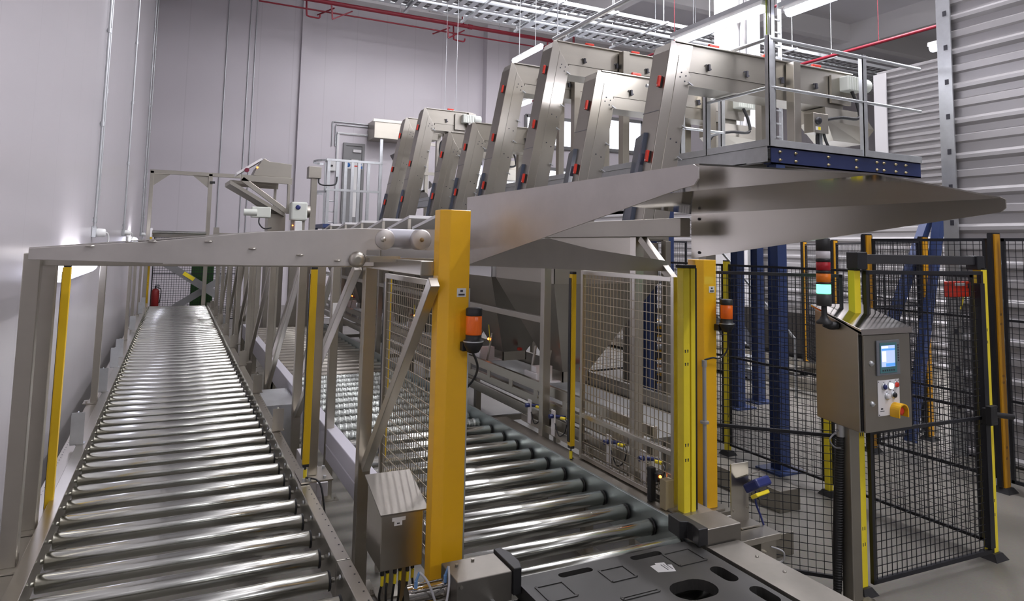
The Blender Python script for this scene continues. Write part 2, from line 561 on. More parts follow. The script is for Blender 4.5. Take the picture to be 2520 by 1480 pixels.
add_rollers(RC, 1.42, 1.30, [1.66 + 0.266 * k for k in range(28, 48)], STEEL_D, 'far_roller', caps=0)
part(RC, 'cover_beam', MB().box(1.27, 1.37, 4.76, 6.20, 0.34, 0.60).box(1.265, 1.375, 4.76, 6.20, 0.45, 0.47).box(1.27, 1.37, 6.22, 14.4, 0.34, 0.60), mat('anodised_beam', (0.62, 0.61, 0.66), 0.42, 0.5), 0.006)
part(RC, 'side_rail', MB().box(2.735, 2.755, 1.6, 14.4, 0.36, 0.615), mat('blued_galvanised', (0.44, 0.50, 0.50), 0.32, 0.9, noise=0.1, nscale=(3, 3, 3)), 0.002)
part(RC, 'rail_ledge', MB().box(2.757, 2.93, 3.2, 6.0, 0.575, 0.59).box(2.757, 2.80, 6.0, 14.4, 0.575, 0.59), STEEL_D)
part(RC, 'near_side_rail', MB().box(1.38, 1.395, 1.6, 4.76, 0.36, 0.60), GALV)
for y in (2.0, 4.4, 7.4, 10.2, 13.0, 14.3):
    lg = MB()
    for x in (1.33, 2.82):
        lg.box(x - 0.035, x + 0.035, y - 0.035, y + 0.035, 0.0, 0.36)
        lg.box(x - 0.08, x + 0.08, y - 0.08, y + 0.08, 0.0, 0.012)
    lg.box(1.33, 2.82, y - 0.02, y + 0.02, 0.26, 0.32)
    part(RC, 'leg', lg, STEEL_D)
# transfer plates seen between the two lines
solo('drive_guard', 'galvanised drive cover plate on the floor between the two conveyors', 'cover plate',
     MB().box(0.94, 1.25, 7.55, 7.58, 0.0, 0.52).box(0.94, 1.25, 7.58, 8.4, 0.50, 0.52).box(0.94, 0.96, 7.58, 8.4, 0.0, 0.50), GALV)
solo('rail_stub', 'short pale square beam beside the left conveyor rail', 'beam',
     MB().box(1.0, 1.08, 5.1, 6.0, 0.40, 0.50).box(1.02, 1.06, 5.2, 5.26, 0.0, 0.40).box(1.02, 1.06, 5.84, 5.90, 0.0, 0.40), mat('pale_beam', (0.62, 0.6, 0.62), 0.45, 0.3), bevel=0.004)

# ------------------------------------------------------------------ stainless portal frame over the left conveyor
PF = thing('portal', 'stainless tube portal straddling the left conveyor nearest to the camera', 'frame', (0.2, 4.28, 0))
def leg_post(root, x, y, z0, z1, w, d, matl=STEEL, foot=0.06, name='post'):
    part(root, name, MB().box(x - w / 2, x + w / 2, y - d / 2, y + d / 2, z0, z1), matl, 0.004)
    if foot:
        part(root, 'foot_plate', MB().box(x - w / 2 - foot, x + w / 2 + foot, y - d / 2 - foot, y + d / 2 + foot, z0 - 0.008, z0 + 0.002)
             .tube((x - w / 2 - foot * .5, y - d / 2 - foot * .5, z0), (x - w / 2 - foot * .5, y - d / 2 - foot * .5, z0 + 0.02), 0.010, 8)
             .tube((x + w / 2 + foot * .5, y - d / 2 - foot * .5, z0), (x + w / 2 + foot * .5, y - d / 2 - foot * .5, z0 + 0.02), 0.010, 8), STEEL_H)
leg_post(PF, -0.655, 4.28, 0.57, 2.12, 0.075, 0.075)
leg_post(PF, -0.655, 4.78, 0.57, 2.06, 0.085, 0.095)
leg_post(PF, 1.17, 4.50, 0.008, 2.12, 0.08, 0.08)
part(PF, 'cross_tube', MB().box(-0.69, 1.21, 4.30, 4.36, 2.055, 2.12), STEEL, 0.004)
part(PF, 'side_tube', MB().box(-0.69, -0.62, 4.33, 8.2, 2.055, 2.12), STEEL, 0.004)
part(PF, 'forward_tube', MB().box(1.135, 1.205, 3.36, 4.46, 2.045, 2.12), STEEL, 0.004)
part(PF, 'diagonal_brace', MB().bar((1.17, 3.25, 2.02), (1.17, 4.44, 0.78), 0.05, 0.06), STEEL_H, 0.003)
leg_post(PF, -0.645, 8.15, 0.57, 2.06, 0.06, 0.06)
leg_post(PF, -0.645, 13.0, 0.57, 2.06, 0.05, 0.05)
leg_post(PF, -0.645, 14.6, 0.57, 2.06, 0.05, 0.05)
leg_post(PF, -0.645, 17.0, 0.57, 2.06, 0.05, 0.05)

# ------------------------------------------------------------------ braced rows of posts between the conveyors
def truss_row(label, x, ys, w, zlow, ztop, feet=0.05, brace_from=0):
    t = thing('braced_row', label, 'frame', (x, ys[0], 0))
    for y in ys:
        leg_post(t, x, y, 0.008, ztop, w, w, STEEL, feet)
    part(t, 'top_tube', MB().box(x - w / 2, x + w / 2, ys[0], ys[-1], ztop, ztop + 0.06), STEEL, 0.003)
    for a, b in list(zip(ys[:-1], ys[1:]))[brace_from:]:
        part(t, 'diagonal_brace', MB().bar((x, a + 0.05, ztop - 0.05), (x, b - 0.05, zlow), 0.045, 0.055), STEEL_H, 0.003)
    return t
ROWB = truss_row('braced stainless posts close beside the right rail of the left conveyor', 1.10, [6.72, 8.9, 11.2, 13.6, 16.0, 18.4], 0.075, 0.45, 2.06)
part(ROWB, 'diagonal_brace', MB().bar((1.10, 4.56, 2.05), (1.10, 6.66, 0.62), 0.05, 0.06), STEEL_H, 0.003)
ROWC = truss_row('braced stainless posts standing along the left side of the conveyor under the hoppers', 1.30, [6.18, 8.0, 10.2, 12.4, 14.6, 16.8], 0.07, 0.66, 2.04)
part(ROWC, 'name_plate', MB().box(1.275, 1.325, 6.140, 6.144, 1.50, 1.68), LABEL)
part(ROWC, 'name_plate_print', MB().box(1.292, 1.308, 6.1385, 6.14, 1.53, 1.60), mat('blue_ink', (0.05, 0.12, 0.35), 0.5))
RAILP = thing('rail_post', 'stainless post bolted on the left conveyor rail behind the yellow sensor strip', 'post', (0.935, 4.95, 0.6))
part(RAILP, 'post', MB().box(0.90, 0.965, 4.92, 4.985, 0.615, 2.06), STEEL, 0.004)
part(RAILP, 'foot_plate', MB().box(0.84, 1.05, 4.80, 5.10, 0.605, 0.615), STEEL_H)
for bx, by in ((0.86, 4.83), (0.90, 4.83), (1.0, 4.84), (1.03, 5.05), (0.88, 4.88)):
    part(RAILP, 'bolt', MB().tube((bx, by, 0.615), (bx, by, 0.632), 0.011, 8), GALV)
for i, y in enumerate((9.8, 11.6, 13.7, 15.7, 17.7)):
    p = thing('rail_post', 'thin stainless post on the left conveyor rail, %s from the far end' % ('fifth', 'fourth', 'third', 'second', 'first')[i], 'post', (0.93, y, 0.605))
    part(p, 'post', MB().box(0.905, 0.96, y - 0.025, y + 0.025, 0.615, 2.06), STEEL, 0.003)
    part(p, 'foot_plate', MB().box(0.85, 1.0, y - 0.06, y + 0.06, 0.605, 0.615), STEEL_H)

# ------------------------------------------------------------------ tapered steel plate and roller across the portal
PL = thing('guide_bar', 'tapered stainless arm with a rounded end lying across the left conveyor portal', 'arm', (0.2, 3.9, 2.05))
def rounded(cx, cz, r, a0, a1, n=14):
    return [(cx + r * math.cos(a0 + (a1 - a0) * i / n), cz + r * math.sin(a0 + (a1 - a0) * i / n)) for i in range(n + 1)]
outline = [(-0.60, 2.10), (-0.60, 2.152), (-0.1, 2.195), (0.4, 2.255)] + [(0.9, 2.288)] + rounded(1.06, 2.230, 0.059, math.pi / 2, -math.pi / 2) + [(0.96, 2.168), (0.955, 2.10), (0.93, 2.085), (0.4, 2.08), (0.0, 2.085)]
part(PL, 'face_plate', MB().prism(outline, 'y', 3.78, 3.80), BLAST, 0.003)
part(PL, 'back_plate', MB().prism([(-0.60, 2.10), (-0.60, 2.15), (0.4, 2.25), (1.0, 2.295), (1.0, 2.12), (0.4, 2.08)], 'y', 4.05, 4.06), BLAST)
part(PL, 'top_fold', MB().hexa([(-0.60, 3.79, 2.150), (0.4, 3.79, 2.252), (0.4, 4.05, 2.252), (-0.60, 4.05, 2.150)], [(-0.60, 3.79, 2.155), (0.4, 3.79, 2.257), (0.4, 4.05, 2.257), (-0.60, 4.05, 2.155)]), BLAST)
part(PL, 'lower_fold', MB().prism([(-0.05, 2.085), (0.4, 2.08), (1.0, 2.08), (1.0, 2.10), (0.82, 2.105), (0.4, 2.155), (0.15, 2.19), (0.0, 2.20)], 'y', 3.7775, 3.7795), BLAST)
for bx, bz in ((-0.36, 2.165), (-0.1, 2.193), (0.15, 2.198), (0.36, 2.165), (0.60, 2.135), (0.80, 2.108)):
    part(PL, 'bolt', MB().lathe([(0.019, 0), (0.019, 0.003), (0.010, 0.006), (0.006, 0.007)], (bx, 3.776, bz), 'z', 12), STEEL_H)
part(PL, 'pivot_hub', MB().lathe([(0.012, -0.03), (0.03, -0.03), (0.045, -0.018), (0.045, 0.0)], (0.905, 3.775, 2.115), 'y', 20), STEEL, 0.0)
part(PL, 'end_disc', MB().lathe([(0.004, -0.003), (0.054, -0.003), (0.057, 0.0), (0.057, 0.03)], (1.06, 3.779, 2.230), 'y', 32), BLAST)
part(PL, 'hub_cap', MB().lathe([(0.002, -0.008), (0.014, -0.006), (0.016, 0.0)], (1.05, 3.776, 2.23), 'y', 12), STEEL_H)
IDL = thing('idler_drum', 'grey drum between the two rounded plate ends left of the yellow post', 'drum', (1.2, 3.84, 2.2))
part(IDL, 'drum', MB().tube((1.10, 3.86, 2.235), (1.33, 3.86, 2.235), 0.058, 24), mat('drum_rubber', (0.33, 0.33, 0.36), 0.45, 0.3))
part(IDL, 'end_disc', MB().lathe([(0.002, -0.006), (0.052, -0.006), (0.06, 0.0), (0.06, 0.09)], (1.275, 3.775, 2.232), 'y', 28), BLAST)
part(IDL, 'side_plate', MB().box(1.275, 1.52, 3.79, 3.81, 2.172, 2.292), BLAST)
part(IDL, 'hub_cap', MB().lathe([(0.002, -0.006), (0.012, -0.004), (0.014, 0.002)], (1.275, 3.769, 2.232), 'y', 12), BROWN)
solo('support_bar', 'flat stainless bar under the rounded plate ends', 'bar', MB().box(0.98, 1.40, 3.79, 3.83, 2.10, 2.125).box(0.96, 1.16, 3.80, 3.84, 2.125, 2.135), STEEL)

# ------------------------------------------------------------------ steel hood over the pallet station
HD = thing('hood', 'large folded stainless hood reaching out over the pallet station', 'hood', (2.3, 2.65, 2.45))
def sheet(pts, t=0.006):
    return MB().plate(pts, t)
zt = 2.485
# left flange: tall at the back, narrow with a rounded nose at the front
lf = [(3.68, 2.09), (3.68, zt), (1.74, zt), (1.715, zt - 0.012), (1.715, 2.435), (1.735, 2.415), (1.80, 2.408)]
part(HD, 'left_flange', MB().prism(lf, 'x', 1.514, 1.520), BLAST)
rf = [(3.58, 2.15), (3.58, 2.452), (1.66, 2.452), (1.64, 2.44), (1.64, 2.405), (1.66, 2.388)]
part(HD, 'right_flange', MB().prism(rf, 'x', 3.10, 3.106), STEEL_H)
pan = MB()
pan.hexa([(1.52, 1.715, zt - 0.006), (2.37, 1.70, 2.502), (3.10, 1.66, 2.446), (3.10, 3.58, 2.446), (2.3, 3.62, 2.50), (1.52, 3.67, zt - 0.006)],
         [(1.52, 1.715, zt), (2.37, 1.70, 2.508), (3.10, 1.66, 2.452), (3.10, 3.58, 2.452), (2.3, 3.62, 2.506), (1.52, 3.67, zt)])
part(HD, 'roof_pan', pan, PAN)
part(HD, 'back_lip', MB().prism([(1.52, 2.09), (1.52, 2.20), (2.05, 2.26), (2.35, 2.20), (2.95, 2.13), (3.0, 2.06), (2.2, 2.07)], 'y', 3.66, 3.668), BLAST)
hbolt = MB()
for y, z in ((3.50, 2.41), (3.50, 2.19)):
    hbolt.lathe([(0.009, -0.006), (0.009, 0.0)], (3.098, y, z), 'x', 10)
part(HD, 'screws', hbolt, INK)

# ------------------------------------------------------------------ orange sensor columns either side of the pallet station
def muting_post(label, cx, cy, z0, z1, tag_z):
    t = thing('guard_post', label, 'post', (cx, cy, z0))
    w = 0.078
    prof = [(cx - w, cy + 0.05), (cx - w, cy - 0.03), (cx - w + 0.045, cy - 0.065), (cx + w, cy - 0.065), (cx + w, cy + 0.05)]
    part(t, 'column', MB().prism(prof, 'z', z0, z1), ORANGE, 0.004)
    part(t, 'back_channel', MB().box(cx + w, cx + w + 0.012, cy - 0.05, cy + 0.05, z0, z1 - 0.4), GALV)
    part(t, 'tag', MB().box(cx + 0.01, cx + 0.06, cy - 0.068, cy - 0.065, tag_z - 0.022, tag_z + 0.022), LABEL, 0.001)
    part(t, 'tag_print', MB().box(cx + 0.028, cx + 0.042, cy - 0.0695, cy - 0.068, tag_z + 0.003, tag_z + 0.014).box(cx + 0.018, cx + 0.052, cy - 0.0695, cy - 0.068, tag_z - 0.014, tag_z - 0.006), INK)
    part(t, 'base_plate', MB().box(cx - 0.11, cx + 0.11, cy - 0.10, cy + 0.10, z0 - 0.012, z0), STEEL_D)
    return t
GPL = muting_post('orange yellow column with an amber beacon between the two conveyors', 1.285, 3.32, 0.012, 2.385, 1.965)
GPR = muting_post('orange yellow column with an amber beacon beside the yellow door track', 3.325, 3.74, 0.47, 2.14, 1.935)
solo('post_pedestal', 'steel pedestal carrying the right hand orange column', 'pedestal', MB().box(3.22, 3.50, 3.62, 3.86, 0.0, 0.456), STEEL_D)

def beacon(label, x, y, z, cable):
    t = thing('beacon', label, 'light', (x, y, z))
    part(t, 'base', MB().lathe([(0.018, -0.05), (0.03, -0.045), (0.046, -0.012), (0.050, 0.0), (0.050, 0.012), (0.040, 0.016), (0.040, 0.04)], (x, y, z), 'z', 24), RUBBER)
    part(t, 'rim', MB().lathe([(0.049, 0.004), (0.0515, 0.006), (0.0515, 0.010), (0.049, 0.012)], (x, y, z), 'z', 24), GALV)
    part(t, 'lens', MB().lathe([(0.037, 0.04), (0.0405, 0.045), (0.0405, 0.13), (0.037, 0.135)], (x, y, z), 'z', 28), AMBER)
    part(t, 'cap', MB().lathe([(0.041, 0.135), (0.042, 0.140), (0.042, 0.168), (0.034, 0.174)], (x, y, z), 'z', 24), RUBBER)
    part(t, 'bracket', MB().box(x - 0.045, x + 0.01, y + 0.03, y + 0.075, z - 0.045, z + 0.0), BLACK, 0.004)
    part(t, 'cable', MB().path(cable, 0.006), RUBBER)
    return t
beacon('amber beacon on the left orange column', 1.365, 3.19, 1.72, [(1.365, 3.19, 1.67), (1.40, 3.21, 1.60), (1.42, 3.30, 1.52), (1.40, 3.39, 1.44)])
beacon('amber beacon on the right orange column', 3.425, 3.60, 1.70, [(3.44, 3.60, 1.65), (3.45, 3.62, 1.53), (3.40, 3.64, 1.47), (3.34, 3.645, 1.475), (3.27, 3.645, 1.465)])
solo('cable_conduit', 'grey conduit clipped to the front of the right orange column', 'conduit', MB().tube((3.265, 3.645, 0.50), (3.265, 3.645, 1.42), 0.013, 14).tube((3.265, 3.645, 1.42), (3.265, 3.645, 1.462), 0.017, 14).tube((3.265, 3.645, 1.045), (3.265, 3.645, 1.06), 0.03, 12), mat('grey_conduit', (0.36, 0.36, 0.37), 0.4, 0.2))

# ------------------------------------------------------------------ yellow sensor strips (light curtains)
def light_curtain(label, x, y, z0, z1, w, d, tail):
    t = thing('light_curtain', label, 'sensor strip', (x, y, z0))
    part(t, 'housing', MB().box(x - w / 2, x + w / 2, y - d / 2, y + d / 2, z0 + 0.02, z1 - 0.02).box(x - w / 2 - 0.004, x - w / 2, y - d / 2, y - d / 2 + 0.01, z0 + 0.02, z1 - 0.02), CURTAIN, 0.003)
    part(t, 'window', MB().box(x - w / 2 - 0.008, x - w / 2 - 0.0045, y - d / 2 + 0.012, y + d / 2 - 0.004, z0 + 0.05, z1 - 0.05), RUBBER)
    part(t, 'end_cap', MB().box(x - w / 2, x + w / 2, y - d / 2, y + d / 2, z1 - 0.02, z1), RUBBER, 0.004)
    part(t, 'end_cap', MB().box(x - w / 2, x + w / 2, y - d / 2, y + d / 2, z0, z0 + 0.02), RUBBER, 0.004)
    part(t, 'plug', MB().tube((x, y, z0 - 0.075), (x, y, z0 - 0.02), 0.012, 12), LEMON)
    part(t, 'cable', MB().path([(x, y, z0), (x, y, z0 - 0.08)] + tail, 0.006), RUBBER)
    return t
light_curtain('yellow sensor strip on the wall side of the left conveyor', -0.60, 5.12, 0.49, 2.04, 0.04, 0.05, [(-0.62, 5.0, 0.34), (-0.66, 4.9, 0.30), (-0.70, 4.75, 0.24), (-0.70, 4.7, 0.02)])
light_curtain('yellow sensor strip between the left conveyor rail and its bolted post', 0.872, 4.86, 0.70, 2.04, 0.042, 0.05, [(0.885, 4.84, 0.63), (0.96, 4.78, 0.60), (0.99, 4.72, 0.40)])
light_curtain('yellow sensor strip on the hinge side of the right mesh guard', 2.80, 4.60, 0.68, 2.02, 0.034, 0.05, [(2.81, 4.60, 0.61), (2.83, 4.62, 0.595)])
light_curtain('yellow sensor strip behind the left mesh guard', 1.40, 4.86, 0.68, 1.98, 0.04, 0.05, [(1.40, 4.86, 0.56), (1.40, 4.88, 0.45)])

# ------------------------------------------------------------------ mesh guards with stainless frames (in planes x = const)
def guard_x(name, label, cat, x, y0, y1, z0, z1, fr, pitch_y, pitch_z, wire, wmat, fmat, mids=(), legs=0.0, z_far=None):
    t = thing(name, label, cat, (x, (y0 + y1) / 2, z0))
    f = MB()
    f.box(x - fr / 2, x + fr / 2, y0, y0 + fr, z0 - legs, z1).box(x - fr / 2, x + fr / 2, y1 - fr, y1, z0 - legs, z1)
    f.box(x - fr / 2, x + fr / 2, y0 + fr, y1 - fr, z1 - fr, z1).box(x - fr / 2, x + fr / 2, y0 + fr, y1 - fr, z0, z0 + fr)
    part(t, 'frame', f, fmat, 0.002)
    m = MB()
    n = int((y1 - y0) / pitch_y)
    for i in range(1, n):
        y = y0 + (y1 - y0) * i / n
        m.box(x - wire / 2, x + wire / 2, y - wire / 2, y + wire / 2, z0 + fr, z1 - fr)
    n = int((z1 - z0) / pitch_z)
    for i in range(1, n):
        z = z0 + (z1 - z0) * i / n
        m.box(x - wire * 1.5, x - wire / 2, y0 + fr, y1 - fr, z - wire / 2, z + wire / 2)
    part(t, 'wire_mesh', m, wmat)
    for z in mids:
        part(t, 'mid_rail', MB().box(x - fr / 2, x + fr / 2, y0 + fr, y1 - fr, z - fr / 2, z + fr / 2), fmat, 0.002)
    return t
guard_x('mesh_guard', 'stainless framed wire guard left of the orange column, between the conveyors', 'guard', 1.345, 3.62, 4.70, 0.47, 2.0, 0.032, 0.042, 0.062, 0.0042, WIRE, STEEL, legs=0.46)
guard_x('mesh_guard', 'stainless framed wire guard right of the second conveyor, before the hoppers', 'guard', 2.90, 3.50, 4.62, 0.60, 2.03, 0.032, 0.042, 0.062, 0.0042, WIRE, STEEL_H, mids=(0.92,))

# yellow door track beside it
DT = thing('door_track', 'lemon yellow slotted track post between the wire guard and the orange column', 'post', (2.96, 3.44, 0.59))
part(DT, 'front_channel', MB().box(2.880, 2.930, 3.40, 3.46, 0.60, 2.09).box(2.930, 2.940, 3.43, 3.47, 0.60, 2.09).box(2.940, 2.975, 3.40, 3.46, 0.60, 2.09), LEMON, 0.003)
part(DT, 'cap', MB().box(2.875, 2.980, 3.395, 3.47, 2.09, 2.11), RUBBER, 0.003)
part(DT, 'back_strip', MB().box(2.977, 3.005, 3.42, 3.47, 0.60, 2.09), BLACK)
sl = MB()
for z in (0.92, 1.01, 1.50, 1.58):
    for x in (2.893, 2.913):
        sl.tube((x, 3.3996, z), (x, 3.3985, z), 0.005, 8).box(x - 0.003, x + 0.003, 3.3985, 3.3996, z - 0.015, z)
part(DT, 'keyhole_slots', sl, INK)
part(DT, 'foot_plate', MB().box(2.835, 3.035, 3.36, 3.52, 0.592, 0.602), STEEL_D)
solo('track_pedestal', 'steel block below the lemon yellow track post', 'pedestal', MB().box(2.94, 3.10, 3.30, 3.56, 0.0, 0.592), STEEL_D)

# ------------------------------------------------------------------ hopper line beside the second conveyor
HL = thing('hopper_support', 'long stainless support frame carrying the row of hoppers', 'frame', (2.95, 10.0, 0))
part(HL, 'top_beam', MB().box(2.90, 2.98, 3.45, 16.3, 2.29, 2.41), STEEL_D, 0.004)
part(HL, 'rear_beam', MB().box(4.24, 4.31, 5.30, 16.3, 2.29, 2.41), STEEL_D, 0.004)
for y in (3.98, 5.30, 8.0, 10.7, 13.4, 16.0):
    part(HL, 'post', MB().box(2.915, 2.985, y - 0.035, y + 0.035, 0.0, 2.29), STEEL_H, 0.003)
    if y > 5:
        part(HL, 'post', MB().box(4.245, 4.305, y - 0.035, y + 0.035, 0.0, 2.29), STEEL_D, 0.003)
part(HL, 'tie_bar', MB().box(2.925, 2.975, 5.335, 7.965, 1.54, 1.595), STEEL_H, 0.003)
part(HL, 'tie_bar', MB().box(2.925, 2.975, 8.035, 16.0, 1.54, 1.595), STEEL_H, 0.003)
part(HL, 'diagonal_brace', MB().bar((2.95, 3.92, 2.28), (2.95, 3.55, 1.98), 0.05, 0.05), STEEL_D, 0.003)
part(HL, 'side_panel', MB().prism([(4.02, 2.285), (16.2, 2.285), (16.2, 2.02), (5.2, 2.02), (4.6, 2.17), (4.02, 2.12)], 'x', 2.935, 2.945), STEEL)
part(HL, 'cross_tie', MB().box(2.985, 4.24, 5.265, 5.335, 2.30, 2.40), STEEL_D, 0.003)

HOP = []
def hopper(k, yc, label):
    t = thing('hopper', label, 'hopper', (3.6, yc, 0.9), 'hoppers below the inclined elevators')
    hx0, hx1, hy = 3.06, 4.22, 0.62
    zt_ = 2.27 if k == 0 else 2.04
    ox, oy, oz = 0.15, 0.13, 1.0
    cx = 3.60
    top = [(hx0, yc - hy, 1.88), (hx1, yc - hy, 1.88), (hx1, yc + hy, 1.88), (hx0, yc + hy, 1.88)]
    bot = [(cx - ox, yc - oy, oz), (cx + ox, yc - oy, oz), (cx + ox, yc + oy, oz), (cx - ox, yc + oy, oz)]
    m = MB()
    m.add(top + bot, [(0, 1, 5, 4), (1, 2, 6, 5), (2, 3, 7, 6), (3, 0, 4, 7)])
    o = part(t, 'cone', m, STEEL_D)
    so = o.modifiers.new('sheet', 'SOLIDIFY')
    so.thickness = 0.006
    rim = MB()
    rim.box(hx0, hx1, yc - hy, yc - hy + 0.006, 1.88, zt_).box(hx0, hx1, yc + hy - 0.006, yc + hy, 1.88, zt_)
    rim.box(hx0, hx0 + 0.006, yc - hy, yc + hy, 1.88, zt_).box(hx1 - 0.006, hx1, yc - hy, yc + hy, 1.88, zt_)
    part(t, 'rim', rim, STEEL if k == 0 else WHITE)  # farther rims painted white in place of light on the steel
    part(t, 'outlet', MB().box(cx - ox, cx + ox, yc - oy, yc - oy + 0.01, 0.9, oz).box(cx - ox, cx + ox, yc + oy - 0.01, yc + oy, 0.9, oz).box(cx - ox, cx - ox + 0.01, yc - oy, yc + oy, 0.9, oz).box(cx + ox - 0.01, cx + ox, yc - oy, yc + oy, 0.9, oz), STEEL_H)
    part(t, 'slide_gate', MB().box(cx - 0.42, cx - 0.02, yc - 0.10, yc + 0.10, 0.895, 0.91).box(cx - 0.44, cx - 0.42, yc - 0.12, yc + 0.12, 0.86, 1.0).box(cx - 0.40, cx - 0.22, yc - 0.05, yc + 0.05, 0.91, 1.05), WHITE, 0.002)
    for dy in (-0.15, 0.15):
        part(t, 'gate_arm', MB().bar((cx - 0.36, yc + dy, 0.9), (cx - 0.30, yc + dy, 1.22), 0.03, 0.012, (1, 0, 0)), STEEL_H)
    part(t, 'sensor_lamp', MB().lathe([(0.002, 0.0), (0.012, 0.004), (0.012, 0.02), (0.004, 0.026)], (cx - 0.33, yc - 0.12, 1.14), 'z', 10), LEDRED)
    part(t, 'sensor_cable', MB().path([(cx - 0.34, yc - 0.17, 1.12), (cx - 0.35, yc - 0.19, 1.2), (cx - 0.36, yc - 0.18, 1.32)], 0.005), LEMON)
    part(t, 'lock_knob', MB().lathe([(0.01, 0), (0.03, 0.005), (0.03, 0.03), (0.01, 0.035)], (cx + 0.02, yc - 0.22, 1.02), 'z', 12), RED)
    HOP.append(t)
_ord = ('first', 'second', 'third', 'fourth', 'fifth', 'sixth', 'seventh', 'eighth', 'ninth')
for k in range(8):
    hopper(k, 5.97 + 1.35 * k, 'dull stainless hopper, %s from the camera in the row under the elevators' % _ord[k])
def hopper_lid(k, y0, label):
    mb = MB()
    mb.hexa([(2.93, y0, 2.58), (2.93, y0 + 1.15, 2.415), (3.55, y0 + 1.15, 2.415), (3.55, y0, 2.58)],
            [(2.93, y0, 2.62), (2.93, y0 + 1.15, 2.455), (3.55, y0 + 1.15, 2.455), (3.55, y0, 2.62)])
    t = thing('hopper_flap', label, 'lid', (3.2, y0 + 0.5, 2.41), 'tilted lids along the hopper tops')
    part(t, 'lid_plate', mb, WHITE, 0.002)
    for x in (2.94, 3.40):
        part(t, 'prop', MB().box(x, x + 0.04, y0 + 0.06, y0 + 0.09, 2.41, 2.575), STEEL)
for k, y in enumerate((6.6, 7.95, 9.25, 10.6, 12.0, 13.3, 14.7)):
    hopper_lid(k, y, 'pale tilted lid on the hopper top beam, %s from the camera' % _ord[k])

# collecting conveyor beneath the hoppers
CC = thing('collecting_conveyor', 'stainless collecting conveyor with stacked side rails below the hopper outlets', 'conveyor', (3.6, 10.0, 0))
part(CC, 'upper_rail', MB().box(3.03, 3.07, 3.9, 16.3, 0.90, 0.985), STEEL_H, 0.003)
part(CC, 'middle_rail', MB().box(3.03, 3.08, 3.9, 16.3, 0.78, 0.85), STEEL_H, 0.003)
part(CC, 'lower_rail', MB().box(2.995, 3.03, 3.9, 16.3, 0.66, 0.75), STEEL_H, 0.003)
part(CC, 'belt', MB().box(3.1, 4.0, 4.3, 16.3, 0.74, 0.77), mat('grey_belt', (0.25, 0.25, 0.24), 0.5))
part(CC, 'rear_rail', MB().box(4.02, 4.06, 4.6, 16.3, 0.66, 0.9), STEEL_D, 0.003)
cl = MB()
for k in range(24):
    y = 4.0 + k * 0.52
    cl.box(3.02, 3.03, y, y + 0.07, 0.84, 0.91)
part(CC, 'rail_clips', cl, STEEL_H, kind='stuff')
for y in (4.7, 6.9, 9.2, 11.4, 14.1, 16.1):
    part(CC, 'leg', MB().box(3.0, 3.06, y, y + 0.06, 0, 0.66).box(4.0, 4.06, y, y + 0.06, 0, 0.66).box(3.06, 4.0, y + 0.01, y + 0.05, 0.3, 0.36), STEEL_D)
SB = solo('sensor_rail', 'flat steel rail holding the photo sensor brackets below the collecting conveyor', 'rail', MB().box(2.945, 2.955, 3.52, 5.72, 0.62, 0.68).box(2.952, 2.995, 4.7, 4.74, 0.67, 0.70).box(2.952, 2.995, 5.6, 5.64, 0.67, 0.70), STEEL_H, bevel=0.002)
for k, y in enumerate((5.55, 5.12, 4.30, 3.88)):
    t = thing('sensor_bracket', 'white upright bracket with a dark blue photo sensor, %s along the rail from the camera' % ('fourth', 'third', 'second', 'nearest')[k], 'sensor', (2.92, y, 0.68), 'photo sensors on the rail')
    part(t, 'plate', MB().box(2.936, 2.944, y - 0.03, y + 0.03, 0.63, 0.84), WHITE, 0.002)
    part(t, 'sensor_body', MB().tube((2.90, y, 0.79), (2.936, y, 0.79), 0.018, 14).tube((2.944, y, 0.79), (3.0, y - 0.09, 0.795), 0.013, 10), NAVY)
    part(t, 'connector', MB().tube((2.955, y - 0.1, 0.795), (2.965, y - 0.16, 0.80), 0.012, 10), LEMON)
    part(t, 'cable', MB().path([(2.965, y - 0.16, 0.80), (2.94, y - 0.22, 0.78), (2.93, y - 0.20, 0.70), (2.925, y - 0.12, 0.66), (2.935, y - 0.04, 0.74)], 0.005), RUBBER)

